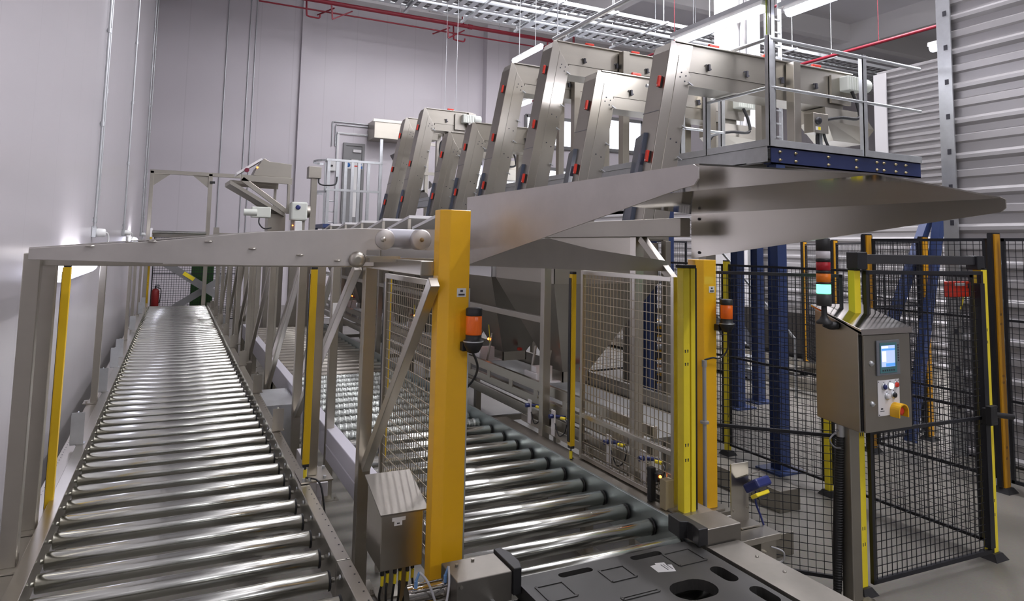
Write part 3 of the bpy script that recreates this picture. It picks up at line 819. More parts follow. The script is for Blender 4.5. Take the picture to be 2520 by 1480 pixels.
# ------------------------------------------------------------------ inclined elevators with horizontal heads
LEAN = 0.19
def elevator(k, y0, zt_, x_end, label, motor, legs_to_deck):
    """leg rises from the hopper to zt_, then runs level towards +x"""
    W = 0.38
    t = thing('elevator_conveyor', label, 'elevator', (4.1, y0 + W / 2, 2.0), 'inclined stainless elevators above the hoppers')
    def xc(z):
        return 4.55 - LEAN * (zt_ - z)
    zb = 2.412
    T = 0.30
    def ring(z, a, b, ya, yb):
        return [(xc(z) + a, ya, z), (xc(z) + b, ya, z), (xc(z) + b, yb, z), (xc(z) + a, yb, z)]
    # casing with the far edge bevelled
    def casing(z):
        return [(xc(z), y0 + 0.012, z), (xc(z) + T, y0 + 0.012, z), (xc(z) + T, y0 + W, z), (xc(z) + 0.09, y0 + W, z), (xc(z), y0 + W - 0.10, z)]
    part(t, 'cover', MB().hexa(casing(zb), casing(zt_ - 0.10)).hexa(casing(zt_ - 0.10), [(xc(zt_) + 0.02, y0 + 0.012, zt_ - 0.012), (xc(zt_) + T, y0 + 0.012, zt_ - 0.012), (xc(zt_) + T, y0 + W, zt_ - 0.012), (xc(zt_) + 0.10, y0 + W, zt_ - 0.012), (xc(zt_) + 0.02, y0 + W - 0.10, zt_ - 0.012)]), STEEL)
    # near side plates: narrow flange and wider cheek with the cut corner
    part(t, 'side_flange', MB().prism([(xc(zb), zb), (xc(zb) + 0.12, zb), (xc(zt_) + 0.12, zt_ - 0.16), (xc(zt_) + 0.05, zt_), (xc(zt_), zt_)], 'y', y0, y0 + 0.010), STEEL_H, 0.002)
    part(t, 'side_cheek', MB().prism([(xc(zb) + 0.125, zb), (xc(zb) + T + 0.02, zb), (xc(zt_ - 0.36) + T + 0.02, zt_ - 0.36), (xc(zt_ - 0.14) + 0.125, zt_ - 0.14)], 'y', y0 - 0.006, y0 + 0.008), STEEL_H, 0.002)
    # window box low on the cover
    zw = zt_ - (0.98 if zt_ < 4.8 else 1.75)
    wb = MB()
    wb.hexa([(xc(zb) - 0.045, y0 + 0.16, zb), (xc(zb) + 0.01, y0 + 0.14, zb), (xc(zb) + 0.08, y0 + W + 0.01, zb), (xc(zb) + 0.02, y0 + W + 0.01, zb)],
            [(xc(zw) - 0.045, y0 + 0.16, zw), (xc(zw) + 0.01, y0 + 0.14, zw), (xc(zw) + 0.08, y0 + W + 0.01, zw - 0.03), (xc(zw) + 0.02, y0 + W + 0.01, zw - 0.03)])
    part(t, 'inspection_window', wb, WINDOWP)
    # joint line across the cover
    zj = zw + 0.22
    part(t, 'cover_joint', MB().box(xc(zj) - 0.004, xc(zj) + 0.002, y0 + 0.015, y0 + W - 0.09, zj, zj + 0.008), DOORG)
    # red latch handles
    zs = [zt_ - 0.44, zt_ - 1.24] if zt_ < 4.8 else [zt_ - 0.42, zt_ - 1.2, zt_ - 1.95]
    for z in zs:
        h = part(t, 'latch_handle', MB().bar((xc(z - 0.06) - 0.035, y0 + 0.06, z - 0.06), (xc(z + 0.06) - 0.035, y0 + 0.06, z + 0.06), 0.034, 0.03, (1, 0, 0)), RED, 0.006)
        part(h, 'latch_base', MB().bar((xc(z - 0.05) - 0.012, y0 + 0.062, z - 0.065), (xc(z + 0.05) - 0.012, y0 + 0.062, z + 0.055), 0.026, 0.024, (1, 0, 0)), RUBBER)
        part(h, 'latch_pin', MB().tube((xc(z - 0.045) - 0.053, y0 + 0.06, z - 0.045), (xc(z - 0.045) - 0.048, y0 + 0.06, z - 0.045), 0.007, 8), WHITE)
    # wing bolts down the back edge
    for z in (zt_ - 0.45, zt_ - 0.92, zt_ - 1.25, zt_ - 1.75):
        if z > 2.1:
            x = xc(z) + T
            part(t, 'wing_bolt', MB().tube((x, y0 - 0.006, z), (x + 0.0, y0 - 0.04, z), 0.008, 8).bar((x - 0.03, y0 - 0.045, z + 0.015), (x + 0.03, y0 - 0.045, z - 0.015), 0.012, 0.012), GALV)
    ho = MB()
    for dx, dz in ((0.19, -0.33), (0.18, -0.38), (0.255, -0.36), (0.25, -0.42), (0.18, -1.05), (0.26, -1.08), (0.18, -1.45), (0.26, -1.5)):
        z = zt_ + dz
        if z > 2.1:
            ho.tube((xc(z) + dx, y0 - 0.009, z), (xc(z) + dx, y0 - 0.0055, z), 0.009, 8)
    part(t, 'drilled_holes', ho, INK)
    # level head
    xh = xc(zt_) + 0.06
    part(t, 'head_trough', MB().box(xh, x_end, y0 + 0.022, y0 + W - 0.004, zt_ - 0.30, zt_ - 0.01), STEEL_D if k == 0 else STEEL)  # nearest head's missing lamp light put in as duller steel
    part(t, 'head_return', MB().box(xh + 0.2, x_end - 0.25, y0 + 0.03, y0 + W - 0.02, zt_ - 0.45, zt_ - 0.302), STEEL_D)
    part(t, 'head_lid', MB().box(xh, x_end - 0.1, y0 - 0.01, y0 + W + 0.01, zt_ - 0.008, zt_ + 0.006), STEEL_H, 0.002)
    n = max(1, int((x_end - xh) / 0.8))
    for i in range(n):
        x = xh + 0.55 + i * 0.8
        if x < x_end - 0.15:
            h = part(t, 'latch_handle', MB().box(x - 0.07, x + 0.07, y0 + 0.02, y0 + 0.055, zt_ + 0.02, zt_ + 0.05), RED, 0.006)
            part(h, 'latch_base', MB().box(x - 0.05, x - 0.02, y0 + 0.025, y0 + 0.05, zt_ + 0.006, zt_ + 0.022).box(x + 0.02, x + 0.05, y0 + 0.025, y0 + 0.05, zt_ + 0.006, zt_ + 0.022), RUBBER)
    for i in range(int((x_end - xh) / 0.55)):
        cl_ = MB()
        x = xh + 0.45 + i * 0.55
        cl_.box(x - 0.012, x + 0.012, y0 - 0.012, y0 + 0.012, zt_ - 0.26, zt_ - 0.19).tube((x + 0.03, y0 + 0.002, zt_ - 0.24), (x + 0.03, y0 + 0.012, zt_ - 0.24), 0.01, 8).tube((x - 0.03, y0 + 0.002, zt_ - 0.2), (x - 0.03, y0 + 0.012, zt_ - 0.2), 0.01, 8)
        part(t, 'clip', cl_, INK)
    if motor:
        m = part(t, 'drive_motor', MB().box(x_end - 0.36, x_end - 0.10, y0 - 0.14, y0 - 0.01, zt_ - 0.25, zt_ - 0.07).lathe([(0.06, 0), (0.085, 0.01), (0.085, 0.16), (0.05, 0.18)], (x_end - 0.10, y0 - 0.07, zt_ - 0.15), 'x', 16), MOTOR, 0.012)
        fins = MB()
        for i in range(6):
            fins.box(x_end - 0.34 + i * 0.04, x_end - 0.325 + i * 0.04, y0 - 0.148, y0 - 0.14, zt_ - 0.24, zt_ - 0.08)
        part(m, 'cooling_fins', fins, MOTOR)
        part(t, 'motor_mount', MB().box(x_end - 0.50, x_end - 0.16, y0 - 0.02, y0 + 0.012, zt_ - 0.40, zt_ - 0.06), STEEL_D)
        part(t, 'motor_cable', MB().path([(x_end - 0.25, y0 - 0.10, zt_ - 0.25), (x_end - 0.18, y0 - 0.12, zt_ - 0.42), (x_end - 0.2, y0 - 0.14, zt_ - 0.58), (x_end - 0.5, y0 - 0.12, zt_ - 0.60), (x_end - 0.8, y0 - 0.10, zt_ - 0.68), (x_end - 0.86, y0 - 0.10, zt_ - 0.85), (x_end - 0.85, y0 - 0.10, zt_ - 1.04)], 0.02), RUBBER)
        # discharge chute of folded plates
        xe = x_end - 0.55
        part(t, 'discharge_chute', MB().hexa([(xe - 0.05, y0 + 0.0, zt_ - 0.46), (xe + 0.6, y0 + 0.0, zt_ - 0.46), (xe + 0.6, y0 + W, zt_ - 0.46), (xe - 0.05, y0 + W, zt_ - 0.46)],
                                             [(xe - 0.05, y0 - 0.02, zt_ - 0.62), (xe + 0.8, y0 - 0.02, zt_ - 0.66), (xe + 0.8, y0 + W, zt_ - 0.66), (xe - 0.05, y0 + W, zt_ - 0.62)])
             .hexa([(xe - 0.05, y0 - 0.02, zt_ - 0.62), (xe + 0.8, y0 - 0.02, zt_ - 0.66), (xe + 0.8, y0 + W, zt_ - 0.66), (xe - 0.05, y0 + W, zt_ - 0.62)],
                   [(xe + 0.16, y0 + 0.06, zt_ - 0.84), (xe + 0.7, y0 + 0.06, zt_ - 0.84), (xe + 0.7, y0 + W - 0.04, zt_ - 0.84), (xe + 0.16, y0 + W - 0.04, zt_ - 0.84)]), STEEL)
    for x in legs_to_deck:
        part(t, 'support_post', MB().box(x - 0.055, x + 0.055, y0 - 0.11, y0 - 0.0, 3.372, zt_ - 0.02), STEEL, 0.003)
        part(t, 'support_post', MB().box(x - 0.05, x + 0.05, y0 + W, y0 + W + 0.1, 3.372, zt_ - 0.05), STEEL, 0.003)
    return t
ELV = [(5.55, 4.40, 7.45, True, (6.27,)), (6.95, 4.40, 7.1, True, (6.3,)), (8.06, 5.08, 7.1, True, (5.7,)), (9.40, 5.08, 6.8, False, (5.7,)),
       (10.90, 4.37, 6.1, False, (5.7,)), (12.08, 4.37, 6.1, True, (5.7,)), (13.58, 5.10, 5.75, True, (5.58,)), (14.86, 5.10, 5.6, False, (5.5,))]
_eln = ('nearest inclined elevator, leaning beside the raised platform corner', 'second inclined elevator, a low one behind the nearest', 'third inclined elevator, tall with a bright lit level head',
        'fourth inclined elevator, tall, behind the tallest bright one', 'fifth inclined elevator, low, behind the fourth', 'sixth inclined elevator, low, between shorter and taller ones',
        'seventh inclined elevator, tall with a level head, near the row end', 'farthest inclined elevator at the end of the row')
for k, (y0, zt_, xe, mo, lg) in enumerate(ELV):
    elevator(k, y0, zt_, xe, 'stainless ' + _eln[k], mo, lg)
# isolator box standing on the nearest elevator's post
t = thing('isolator_box', 'steel isolator box with a black rotary switch on the raised platform', 'switch box', (6.55, 5.44, 3.37))
part(t, 'box', MB().box(6.43, 6.67, 5.36, 5.50, 3.57, 3.80), STEEL, 0.006)
part(t, 'stand', MB().box(6.60, 6.64, 5.42, 5.46, 3.372, 3.57), GALV)
part(t, 'rotary_switch', MB().lathe([(0.01, -0.03), (0.03, -0.03), (0.045, -0.012), (0.045, 0.0)], (6.50, 5.36, 3.71), 'y', 16), BLACK)
part(t, 'warning_label', MB().box(6.46, 6.54, 5.357, 5.36, 3.60, 3.64), LABEL)
part(t, 'warning_mark', MB().box(6.495, 6.535, 5.3555, 5.357, 3.603, 3.637), LEMON)
part(t, 'cable', MB().path([(6.64, 5.40, 3.57), (6.65, 5.38, 3.48), (6.70, 5.37, 3.40), (6.78, 5.37, 3.375)], 0.016), RUBBER)

# ------------------------------------------------------------------ raised steel platform
PT = thing('platform', 'raised steel platform on blue beams with a galvanised edge', 'platform', (5.5, 5.1, 0))
part(PT, 'deck', MB().box(5.47, 7.95, 5.14, 17.0, 3.34, 3.365), GALV)
part(PT, 'edge_plate', MB().box(5.44, 7.95, 5.10, 5.112, 3.30, 3.375).box(5.44, 7.95, 5.112, 5.14, 3.365, 3.375), GALV, 0.002)
part(PT, 'edge_plate', MB().box(5.44, 5.452, 5.112, 17.0, 3.30, 3.375), GALV, 0.002)
part(PT, 'front_beam', MB().box(5.50, 7.95, 5.12, 5.13, 3.12, 3.30).box(5.50, 7.95, 5.12, 5.22, 3.12, 3.135).box(5.50, 7.95, 5.12, 5.22, 3.29, 3.30), BEAMBLUE)
part(PT, 'side_beam', MB().box(5.46, 5.47, 5.25, 17.0, 3.14, 3.30).box(5.46, 5.54, 5.25, 17.0, 3.14, 3.15), GALV)
part(PT, 'splice_plate', MB().box(5.452, 5.46, 5.13, 5.42, 3.14, 3.30), GALV)
for x in (5.62, 5.85, 6.35, 6.80, 7.15, 7.27, 7.48, 7.66):
    for z in (3.165, 3.25):
        part(PT, 'beam_bolt', MB().lathe([(0.006, -0.03), (0.006, -0.012), (0.016, -0.012), (0.016, 0.0)], (x, 5.12, z), 'y', 8), mat('brass_bolt', (0.45, 0.38, 0.22), 0.4, 0.9))
for k in range(9):
    y = 5.9 + k * 1.3
    part(PT, 'joist', MB().box(5.54, 7.95, y, y + 0.06, 3.18, 3.335), STEEL_D)
gr = MB()
for k in range(40):
    y = 5.24 + k * 0.11
    gr.box(5.5, 7.95, y, y + 0.012, 3.30, 3.339)
part(PT, 'grating_bars', gr, GALV, kind='stuff')
for x, y in ((5.64, 5.19), (5.62, 7.30), (7.30, 7.45), (7.86, 7.62), (5.6, 9.6), (5.6, 13.4), (7.8, 9.6)):
    part(PT, 'column', MB().box(x - 0.065, x + 0.065, y - 0.065, y - 0.055, 0.02, 3.12).box(x - 0.065, x + 0.065, y + 0.055, y + 0.065, 0.02, 3.12).box(x - 0.05, x + 0.05, y - 0.055, y + 0.055, 0.02, 3.12), BLUE)
    part(PT, 'base_plate', MB().box(x - 0.18, x + 0.18, y - 0.16, y + 0.16, 0.0, 0.02), BLUE)
def brace(x0, z0, x1, z1, y):
    part(PT, 'diagonal_brace', MB().bar((x0, y, z0), (x1, y, z1), 0.10, 0.10), BLUE)
brace(8.75, 3.05, 7.60, 1.12, 5.42)
brace(8.62, 3.05, 7.82, 0.03, 5.27)

def handrail(label, pts, posts, z0, z1, zm):
    t = thing('handrail', label, 'handrail', (pts[0][0], pts[0][1], z0))
    for x, y in posts:
        part(t, 'post', MB().box(x - 0.034, x + 0.034, y - 0.004, y + 0.004, z0, z1 + 0.03).box(x - 0.034, x - 0.026, y - 0.004, y + 0.05, z0, z1 + 0.03), GALV)
    for a, b in zip(pts[:-1], pts[1:]):
        part(t, 'top_rail', MB().tube((a[0], a[1], z1), (b[0], b[1], z1), 0.021, 14), GALV)
        part(t, 'knee_rail', MB().tube((a[0], a[1], zm), (b[0], b[1], zm), 0.017, 14), GALV)
    return t
HR = handrail('galvanised tube handrail round the front corner of the raised platform', [(5.47, 6.02), (5.47, 5.09), (7.94, 5.09)], [(5.47, 6.02), (5.47, 5.08), (6.93, 5.08)], 3.30, 4.44, 3.92)
handrail('inner galvanised handrail behind the nearest elevator on the platform', [(4.95, 6.50), (6.15, 6.50), (6.15, 6.85)], [(5.5, 6.5), (6.15, 6.5)], 3.376, 4.16, 3.70)
POLE = thing('lamp_pole', 'galvanised channel pole rising from the handrail corner to the tube lamps', 'pole', (5.52, 5.13, 4.46))
part(POLE, 'channel', MB().box(5.50, 5.56, 5.10, 5.106, 3.38, 7.4).box(5.50, 5.506, 5.10, 5.16, 3.38, 7.4).box(5.554, 5.56, 5.10, 5.16, 3.38, 7.4), GALV)
part(POLE, 'earth_cable', MB().tube((5.49, 5.15, 4.5), (5.49, 5.15, 7.4), 0.008, 8), mat('green_yellow_cable', (0.25, 0.30, 0.03), 0.5))

# tube lamps
def tube_lamp(label, x, y0, y1, z, rods=0.0, power=0.0, trunk=False):
    t = thing('tube_lamp', label, 'lamp', (x, (y0 + y1) / 2, z))
    part(t, 'housing', MB().prism([(x - 0.055, z + 0.03), (x - 0.035, z + 0.085), (x + 0.035, z + 0.085), (x + 0.055, z + 0.03)], 'y', y0, y1), PVC, 0.004)
    prof = [(x - 0.055, z + 0.028), (x - 0.05, z - 0.01), (x - 0.025, z - 0.04), (x + 0.025, z - 0.04), (x + 0.05, z - 0.01), (x + 0.055, z + 0.028)]
    part(t, 'diffuser', MB().prism(prof, 'y', y0 + 0.02, y1 - 0.02), TUBELIT, 0.01)
    if trunk:
        part(t, 'trunking', MB().box(x - 0.03, x + 0.03, y0 - 0.1, y1 + 0.1, z + 0.086, z + 0.14), GALV)
    if rods:
        for y in (y0 + 0.3, y1 - 0.3):
            part(t, 'rod', MB().tube((x, y, z + 0.08), (x, y, rods), 0.007, 6), GALV)
    if power:
        area_light('tube_lamp_light', (x, (y0 + y1) / 2, z - 0.06), 0.12, y1 - y0, power)
    return t
tube_lamp('lit tube lamp hanging left of the platform corner pole', 5.50, 5.18, 6.60, 4.80, 12.398, 30, True)
tube_lamp('lit tube lamp hanging right of the platform corner pole', 5.62, 3.75, 5.0, 4.70, 12.398, 9, True)
tube_lamp('short lit tube lamp end beside the edge of the profiled wall', 8.30, 3.75, 5.18, 4.76, 12.398, 15)

# ------------------------------------------------------------------ black welded mesh fencing with yellow posts
def fence_post(label, x, y, h, w, d, pm, group=None, flange='y'):
    t = thing('fence_post', label, 'fence post', (x, y, 0), group)
    part(t, 'post', MB().box(x - w / 2, x + w / 2, y - d / 2, y + d / 2, 0.02, h), pm, 0.002)
    part(t, 'foot', MB().hexa([(x - w / 2 - .04, y - d / 2 - .05, 0), (x + w / 2 + .04, y - d / 2 - .05, 0), (x + w / 2 + .04, y + d / 2 + .05, 0), (x - w / 2 - .04, y + d / 2 + .05, 0)],
                              [(x - w / 2 - .01, y - d / 2 - .02, 0.045), (x + w / 2 + .01, y - d / 2 - .02, 0.045), (x + w / 2 + .01, y + d / 2 + .02, 0.045), (x - w / 2 - .01, y + d / 2 + .02, 0.045)]), RUBBER)
    part(t, 'cap', MB().box(x - w / 2, x + w / 2, y - d / 2, y + d / 2, h, h + 0.012), RUBBER)
    sl_ = MB()
    for z in (0.30, 0.40, 1.0, 1.06, 1.55, 1.64):
        for dx in (-0.010, 0.010):
            sl_.box(x + dx - 0.003, x + dx + 0.003, y - d / 2 - 0.0012, y - d / 2 - 0.0002, z, z + 0.022)
    part(t, 'slots', sl_, INK)
    return t

def mesh_panel(label, p0, p1, z0, z1, pu, pz, wire, fr, mids=(), group=None, name='mesh_fence', cat='fence'):
    a, b = V((p0[0], p0[1], 0)), V((p1[0], p1[1], 0))
    L = (b - a).length
    u = (b - a).normalized()
    nrm = V((-u.y, u.x, 0))
    t = thing(name, label, cat, (a + b) / 2 + V((0, 0, z0)), group)
    def P(s, z, off=0.0):
        q = a + u * s + nrm * off
        return (q.x, q.y, z)
    f = MB()
    for s in (fr / 2, L - fr / 2):
        f.bar(P(s, z0), P(s, z1), fr, fr, nrm)
    for z in (z0 + fr / 2, z1 - fr / 2):
        f.bar(P(0, z), P(L, z), fr, fr)
    part(t, 'frame', f, BLACK)
    m = MB()
    n = max(2, int(L / pu))
    for i in range(1, n):
        m.bar(P(L * i / n, z0 + fr), P(L * i / n, z1 - fr), wire, wire, nrm)
    n = max(2, int((z1 - z0) / pz))
    for i in range(1, n):
        z = z0 + (z1 - z0) * i / n
        m.bar(P(fr, z, wire), P(L - fr, z, wire), wire, wire)
    part(t, 'wire_mesh', m, WIRE_B)
    for z in mids:
        part(t, 'mid_rail', MB().bar(P(fr, z), P(L - fr, z), 0.02, 0.022), BLACK)
    return t

fence_post('lemon yellow fence post in front of the first blue column, nearest the right orange column', 5.53, 5.81, 2.09, 0.055, 0.05, LEMON)
fence_post('lemon yellow fence post half hidden behind the signal tower and control cabinet', 5.50, 4.50, 2.09, 0.055, 0.05, LEMON)
fence_post('lemon yellow gate post at the right end of the mesh gate', 5.515, 3.12, 2.10, 0.075, 0.06, LEMON)
fence_post('lemon yellow gate post standing right behind the control cabinet', 4.15, 3.16, 2.09, 0.06, 0.05, LEMON)
mesh_panel('black mesh fence panel between the orange column and the control cabinet', (3.45, 3.84), (4.10, 3.21), 0.06, 2.06, 0.05, 0.05, 0.0040, 0.022, (0.98,))
mesh_panel('black mesh fence panel running away behind the control cabinet', (5.52, 4.55), (5.53, 5.77), 0.10, 2.06, 0.05, 0.05, 0.0035, 0.022, (1.05,))
mesh_panel('black mesh fence panel between the cabinet and the gate, running away', (5.51, 3.17), (5.51, 4.46), 0.10, 2.06, 0.05, 0.05, 0.0035, 0.022, (1.05,))
mesh_panel('black mesh fence panel beyond the first blue column', (5.53, 5.86), (5.54, 7.1), 0.10, 2.06, 0.05, 0.05, 0.0035, 0.022, (1.05,))
GT = mesh_panel('black mesh gate with a handle, right of the control cabinet', (4.20, 3.12), (5.46, 3.08), 0.06, 2.09, 0.048, 0.05, 0.0042, 0.026, (1.02,), name='mesh_gate', cat='gate')
part(GT, 'handle', MB().box(5.36, 5.45, 3.00, 3.06, 0.98, 1.10).box(5.30, 5.34, 2.96, 3.0, 1.0, 1.13).box(5.34, 5.40, 2.97, 3.0, 1.0, 1.02).box(5.34, 5.40, 2.97, 3.0, 1.11, 1.13).tube((5.44, 3.02, 1.05), (5.60, 2.98, 1.03), 0.02, 12), RUBBER, 0.004)
part(GT, 'hinge_strip', MB().box(5.40, 5.455, 3.055, 3.10, 0.10, 2.0), BLACK)
GB = thing('gate_header', 'black cross beam with end brackets above the mesh gate', 'beam', (4.8, 3.14, 2.1))
part(GB, 'beam', MB().box(4.16, 5.52, 3.11, 3.16, 2.135, 2.20), mat('dark_grey_paint', (0.05, 0.05, 0.055), 0.35, 0.3), 0.004)
part(GB, 'end_bracket', MB().box(4.10, 4.20, 3.09, 3.18, 2.10, 2.215), BLACK, 0.006)
part(GB, 'end_bracket', MB().box(5.44, 5.53, 3.09, 3.18, 2.10, 2.205), BLACK, 0.006)
RS = thing('safety_switch', 'red gate safety switch at the top right of the mesh gate', 'switch', (5.32, 3.16, 1.9))
part(RS, 'housing', MB().box(5.17, 5.43, 3.14, 3.19, 1.895, 2.01), RED, 0.008)
part(RS, 'name_strip', MB().box(5.23, 5.35, 3.136, 3.14, 1.98, 2.0), LABEL)
part(RS, 'key_slot', MB().box(5.39, 5.405, 3.136, 3.14, 1.96, 1.995), INK)
part(RS, 'cable', MB().path([(5.38, 3.16, 1.93), (5.37, 3.17, 1.86), (5.36, 3.18, 1.80)], 0.006), LEMON)

FARY = mat('amber_fence_paint', (0.62, 0.30, 0.012), 0.4)
far_posts = [((7.14, 3.90), 'amber fence post before the right profiled wall'), ((7.15, 5.27), 'amber fence post left of the blue braces behind the gate'), ((8.25, 5.32), 'amber fence post behind the blue diagonal braces'),
             ((10.0, 7.98), 'far amber fence post right of the signal tower'), ((11.45, 9.85), 'far amber fence post left of the signal tower'), ((10.9, 10.6), 'far amber fence post between two blue columns')]
for (x, y), lb in far_posts:
    t = fence_post(lb, x, y, 2.42, 0.085, 0.07, FARY)
    part(t, 'side_flange', MB().box(x - 0.075, x - 0.045, y - 0.02, y + 0.02, 0.05, 2.42).box(x + 0.045, x + 0.075, y - 0.02, y + 0.02, 0.05, 2.42), BLACK)
_fp = [p for p, _ in far_posts]
for a, b, lb in (((7.14, 2.2), (7.14, 3.83), 'black mesh fence panel at the right edge beside the profiled wall'), ((7.14, 3.97), (7.15, 5.20), 'black mesh fence panel behind the gate, nearer the wall'),
                 ((7.23, 5.28), (8.17, 5.32), 'black mesh fence panel behind the blue braces'), ((8.33, 5.40), (9.93, 7.88), 'far black mesh fence panel right of the signal tower'),
                 ((10.05, 8.06), (11.38, 9.75), 'far black mesh fence panel behind the signal tower'), ((5.75, 10.0), (8.80, 10.3), 'far black mesh fence panel across behind the blue columns')):
    mesh_panel(lb, a, b, 0.10, 2.38, 0.06, 0.06, 0.004, 0.03, (0.85, 1.6))

# ------------------------------------------------------------------ control cabinet with signal tower
CB = thing('control_cabinet', 'stainless control cabinet with touch screen and push buttons on a post', 'control cabinet', (4.1, 3.1, 0))
part(CB, 'body', MB().prism([(2.95, 1.09), (3.27, 1.12), (3.27, 1.83), (2.95, 1.715)], 'x', 3.895, 4.36), STEEL, 0.004)
part(CB, 'roof', MB().prism([(2.915, 1.712), (3.29, 1.842), (3.29, 1.856), (2.915, 1.730), (2.908, 1.695), (2.915, 1.695)], 'x', 3.88, 4.375), MIRROR, 0.002)
part(CB, 'door_seal', MB().box(3.905, 4.352, 2.942, 2.95, 1.10, 1.685), RUBBER)
door = part(CB, 'door', MB().box(3.915, 4.362, 2.922, 2.942, 1.092, 1.690), STEEL_D, 0.004)
for z in (1.515, 1.265):
    part(door, 'latch', MB().lathe([(0.006, -0.014), (0.012, -0.012), (0.018, -0.004), (0.018, 0.0)], (3.975, 2.922, z), 'y', 14).box(3.965, 3.985, 2.905, 2.911, z - 0.003, z + 0.003), GALV)
pan = part(CB, 'touch_panel', MB().box(4.02, 4.245, 2.912, 2.922, 1.435, 1.655), mat('panel_grey', (0.16, 0.17, 0.19), 0.4), 0.004)
part(pan, 'bezel', MB().box(4.045, 4.21, 2.909, 2.912, 1.45, 1.64), TEAL, 0.002)
part(pan, 'screen', MB().box(4.058, 4.188, 2.9075, 2.909, 1.49, 1.622), SCREEN)
part(pan, 'screen_header', MB().box(4.060, 4.12, 2.906, 2.9075, 1.606, 1.618), SCREENW)
part(pan, 'screen_bar', MB().box(4.060, 4.186, 2.906, 2.9075, 1.592, 1.604).box(4.10, 4.186, 2.906, 2.9075, 1.492, 1.512), SCREENB)
part(pan, 'screen_list', MB().box(4.064, 4.10, 2.906, 2.9075, 1.522, 1.586), SCREENW)
fk = MB()
for i in range(6):
    fk.box(4.066 + i * 0.021, 4.076 + i * 0.021, 2.9075, 2.909, 1.462, 1.472)
part(pan, 'function_keys', fk, INK)
sdk = MB()
for i in range(7):
    sdk.box(4.222, 4.232, 2.9105, 2.912, 1.52 + i * 0.016, 1.529 + i * 0.016)
part(pan, 'side_legend', sdk, INK)
bp = part(CB, 'button_plate', MB().box(4.028, 4.238, 2.918, 2.922, 1.185, 1.405), WHITE, 0.001)
def button(x, z, m, name, r=0.016):
    b = part(CB, name, MB().lathe([(r * 0.6, -0.018), (r * 0.95, -0.016), (r, -0.008), (r, 0.0)], (x, 2.918, z), 'y', 18), m)
    part(b, 'collar', MB().lathe([(r, -0.007), (r + 0.006, -0.006), (r + 0.006, 0.0)], (x, 2.918, z), 'y', 18), GALV)
    part(b, 'legend', MB().box(x - 0.006, x + 0.006, 2.9165, 2.918, z + 0.026, z + 0.029), INK)
button(4.085, 1.365, NAVY, 'blue_button')
button(4.145, 1.368, LEDWHITE, 'lit_button', 0.019)
button(4.20, 1.372, RED, 'red_button')
button(4.113, 1.303, WHITE, 'white_button')
button(4.178, 1.308, BLACK, 'key_switch')
part(CB, 'plate_screws', MB().lathe([(0.002, -0.003), (0.004, 0)], (4.036, 2.918, 1.397), 'y', 8).lathe([(0.002, -0.003), (0.004, 0)], (4.229, 2.918, 1.397), 'y', 8).lathe([(0.002, -0.003), (0.004, 0)], (4.036, 2.918, 1.193), 'y', 8), INK)
part(CB, 'plate_print', MB().box(4.052, 4.072, 2.917, 2.918, 1.225, 1.234).box(4.045, 4.085, 2.917, 2.918, 1.213, 1.216), INK)
es = part(CB, 'emergency_stop', MB().lathe([(0.014, -0.05), (0.024, -0.048), (0.026, -0.036), (0.012, -0.03), (0.012, 0)], (4.185, 2.918, 1.215), 'y', 22), RED)
sh = MB()
N = 12
inner, outer = [], []
for i in range(N + 1):
    a = math.pi * i / N
    inner.append((4.185 + 0.040 * math.cos(a), 1.215 + 0.040 * math.sin(a)))
    outer.append((4.185 + 0.048 * math.cos(a), 1.215 + 0.048 * math.sin(a)))
inner = [(4.225, 1.178)] + inner + [(4.145, 1.178)]
outer = [(4.233, 1.178)] + outer + [(4.137, 1.178)]
for (a0, a1, b0, b1) in zip(inner[:-1], inner[1:], outer[:-1], outer[1:]):
    sh.hexa([(a0[0], 2.918, a0[1]), (a1[0], 2.918, a1[1]), (b1[0], 2.918, b1[1]), (b0[0], 2.918, b0[1])],
            [(a0[0], 2.855, a0[1]), (a1[0], 2.855, a1[1]), (b1[0], 2.855, b1[1]), (b0[0], 2.855, b0[1])])
part(es, 'shroud', sh, ORANGE)
part(CB, 'post', MB().box(3.955, 4.045, 3.07, 3.15, 0.012, 1.115), STEEL_D, 0.006)
part(CB, 'post_plate', MB().box(3.88, 4.12, 2.99, 3.23, 0.0, 0.012), STEEL_D)
part(CB, 'cable_gland', MB().tube((3.945, 3.13, 1.02), (3.945, 3.13, 1.10), 0.026, 14), GALV)
hs = MB().path([(3.945, 3.13, 1.03), (3.94, 3.15, 0.8), (3.925, 3.16, 0.4), (3.93, 3.17, 0.02)], 0.024, 10)
for i in range(60):
    z = 1.0 - i * 0.016
    hs.lathe([(0.024, 0.0), (0.0275, 0.003), (0.0275, 0.007), (0.024, 0.010)], (3.942 - 0.015 * (i / 60), 3.135 + 0.03 * (i / 60), z), 'z', 10)
part(CB, 'corrugated_hose', hs, RUBBER)
part(CB, 'wire_loop', MB().path([(3.94, 3.14, 1.06), (3.86, 3.1, 1.06), (3.78, 3.08, 1.03), (3.82, 3.08, 0.98), (3.93, 3.12, 0.95)], 0.005), mat('grey_cable', (0.2, 0.2, 0.21), 0.5))

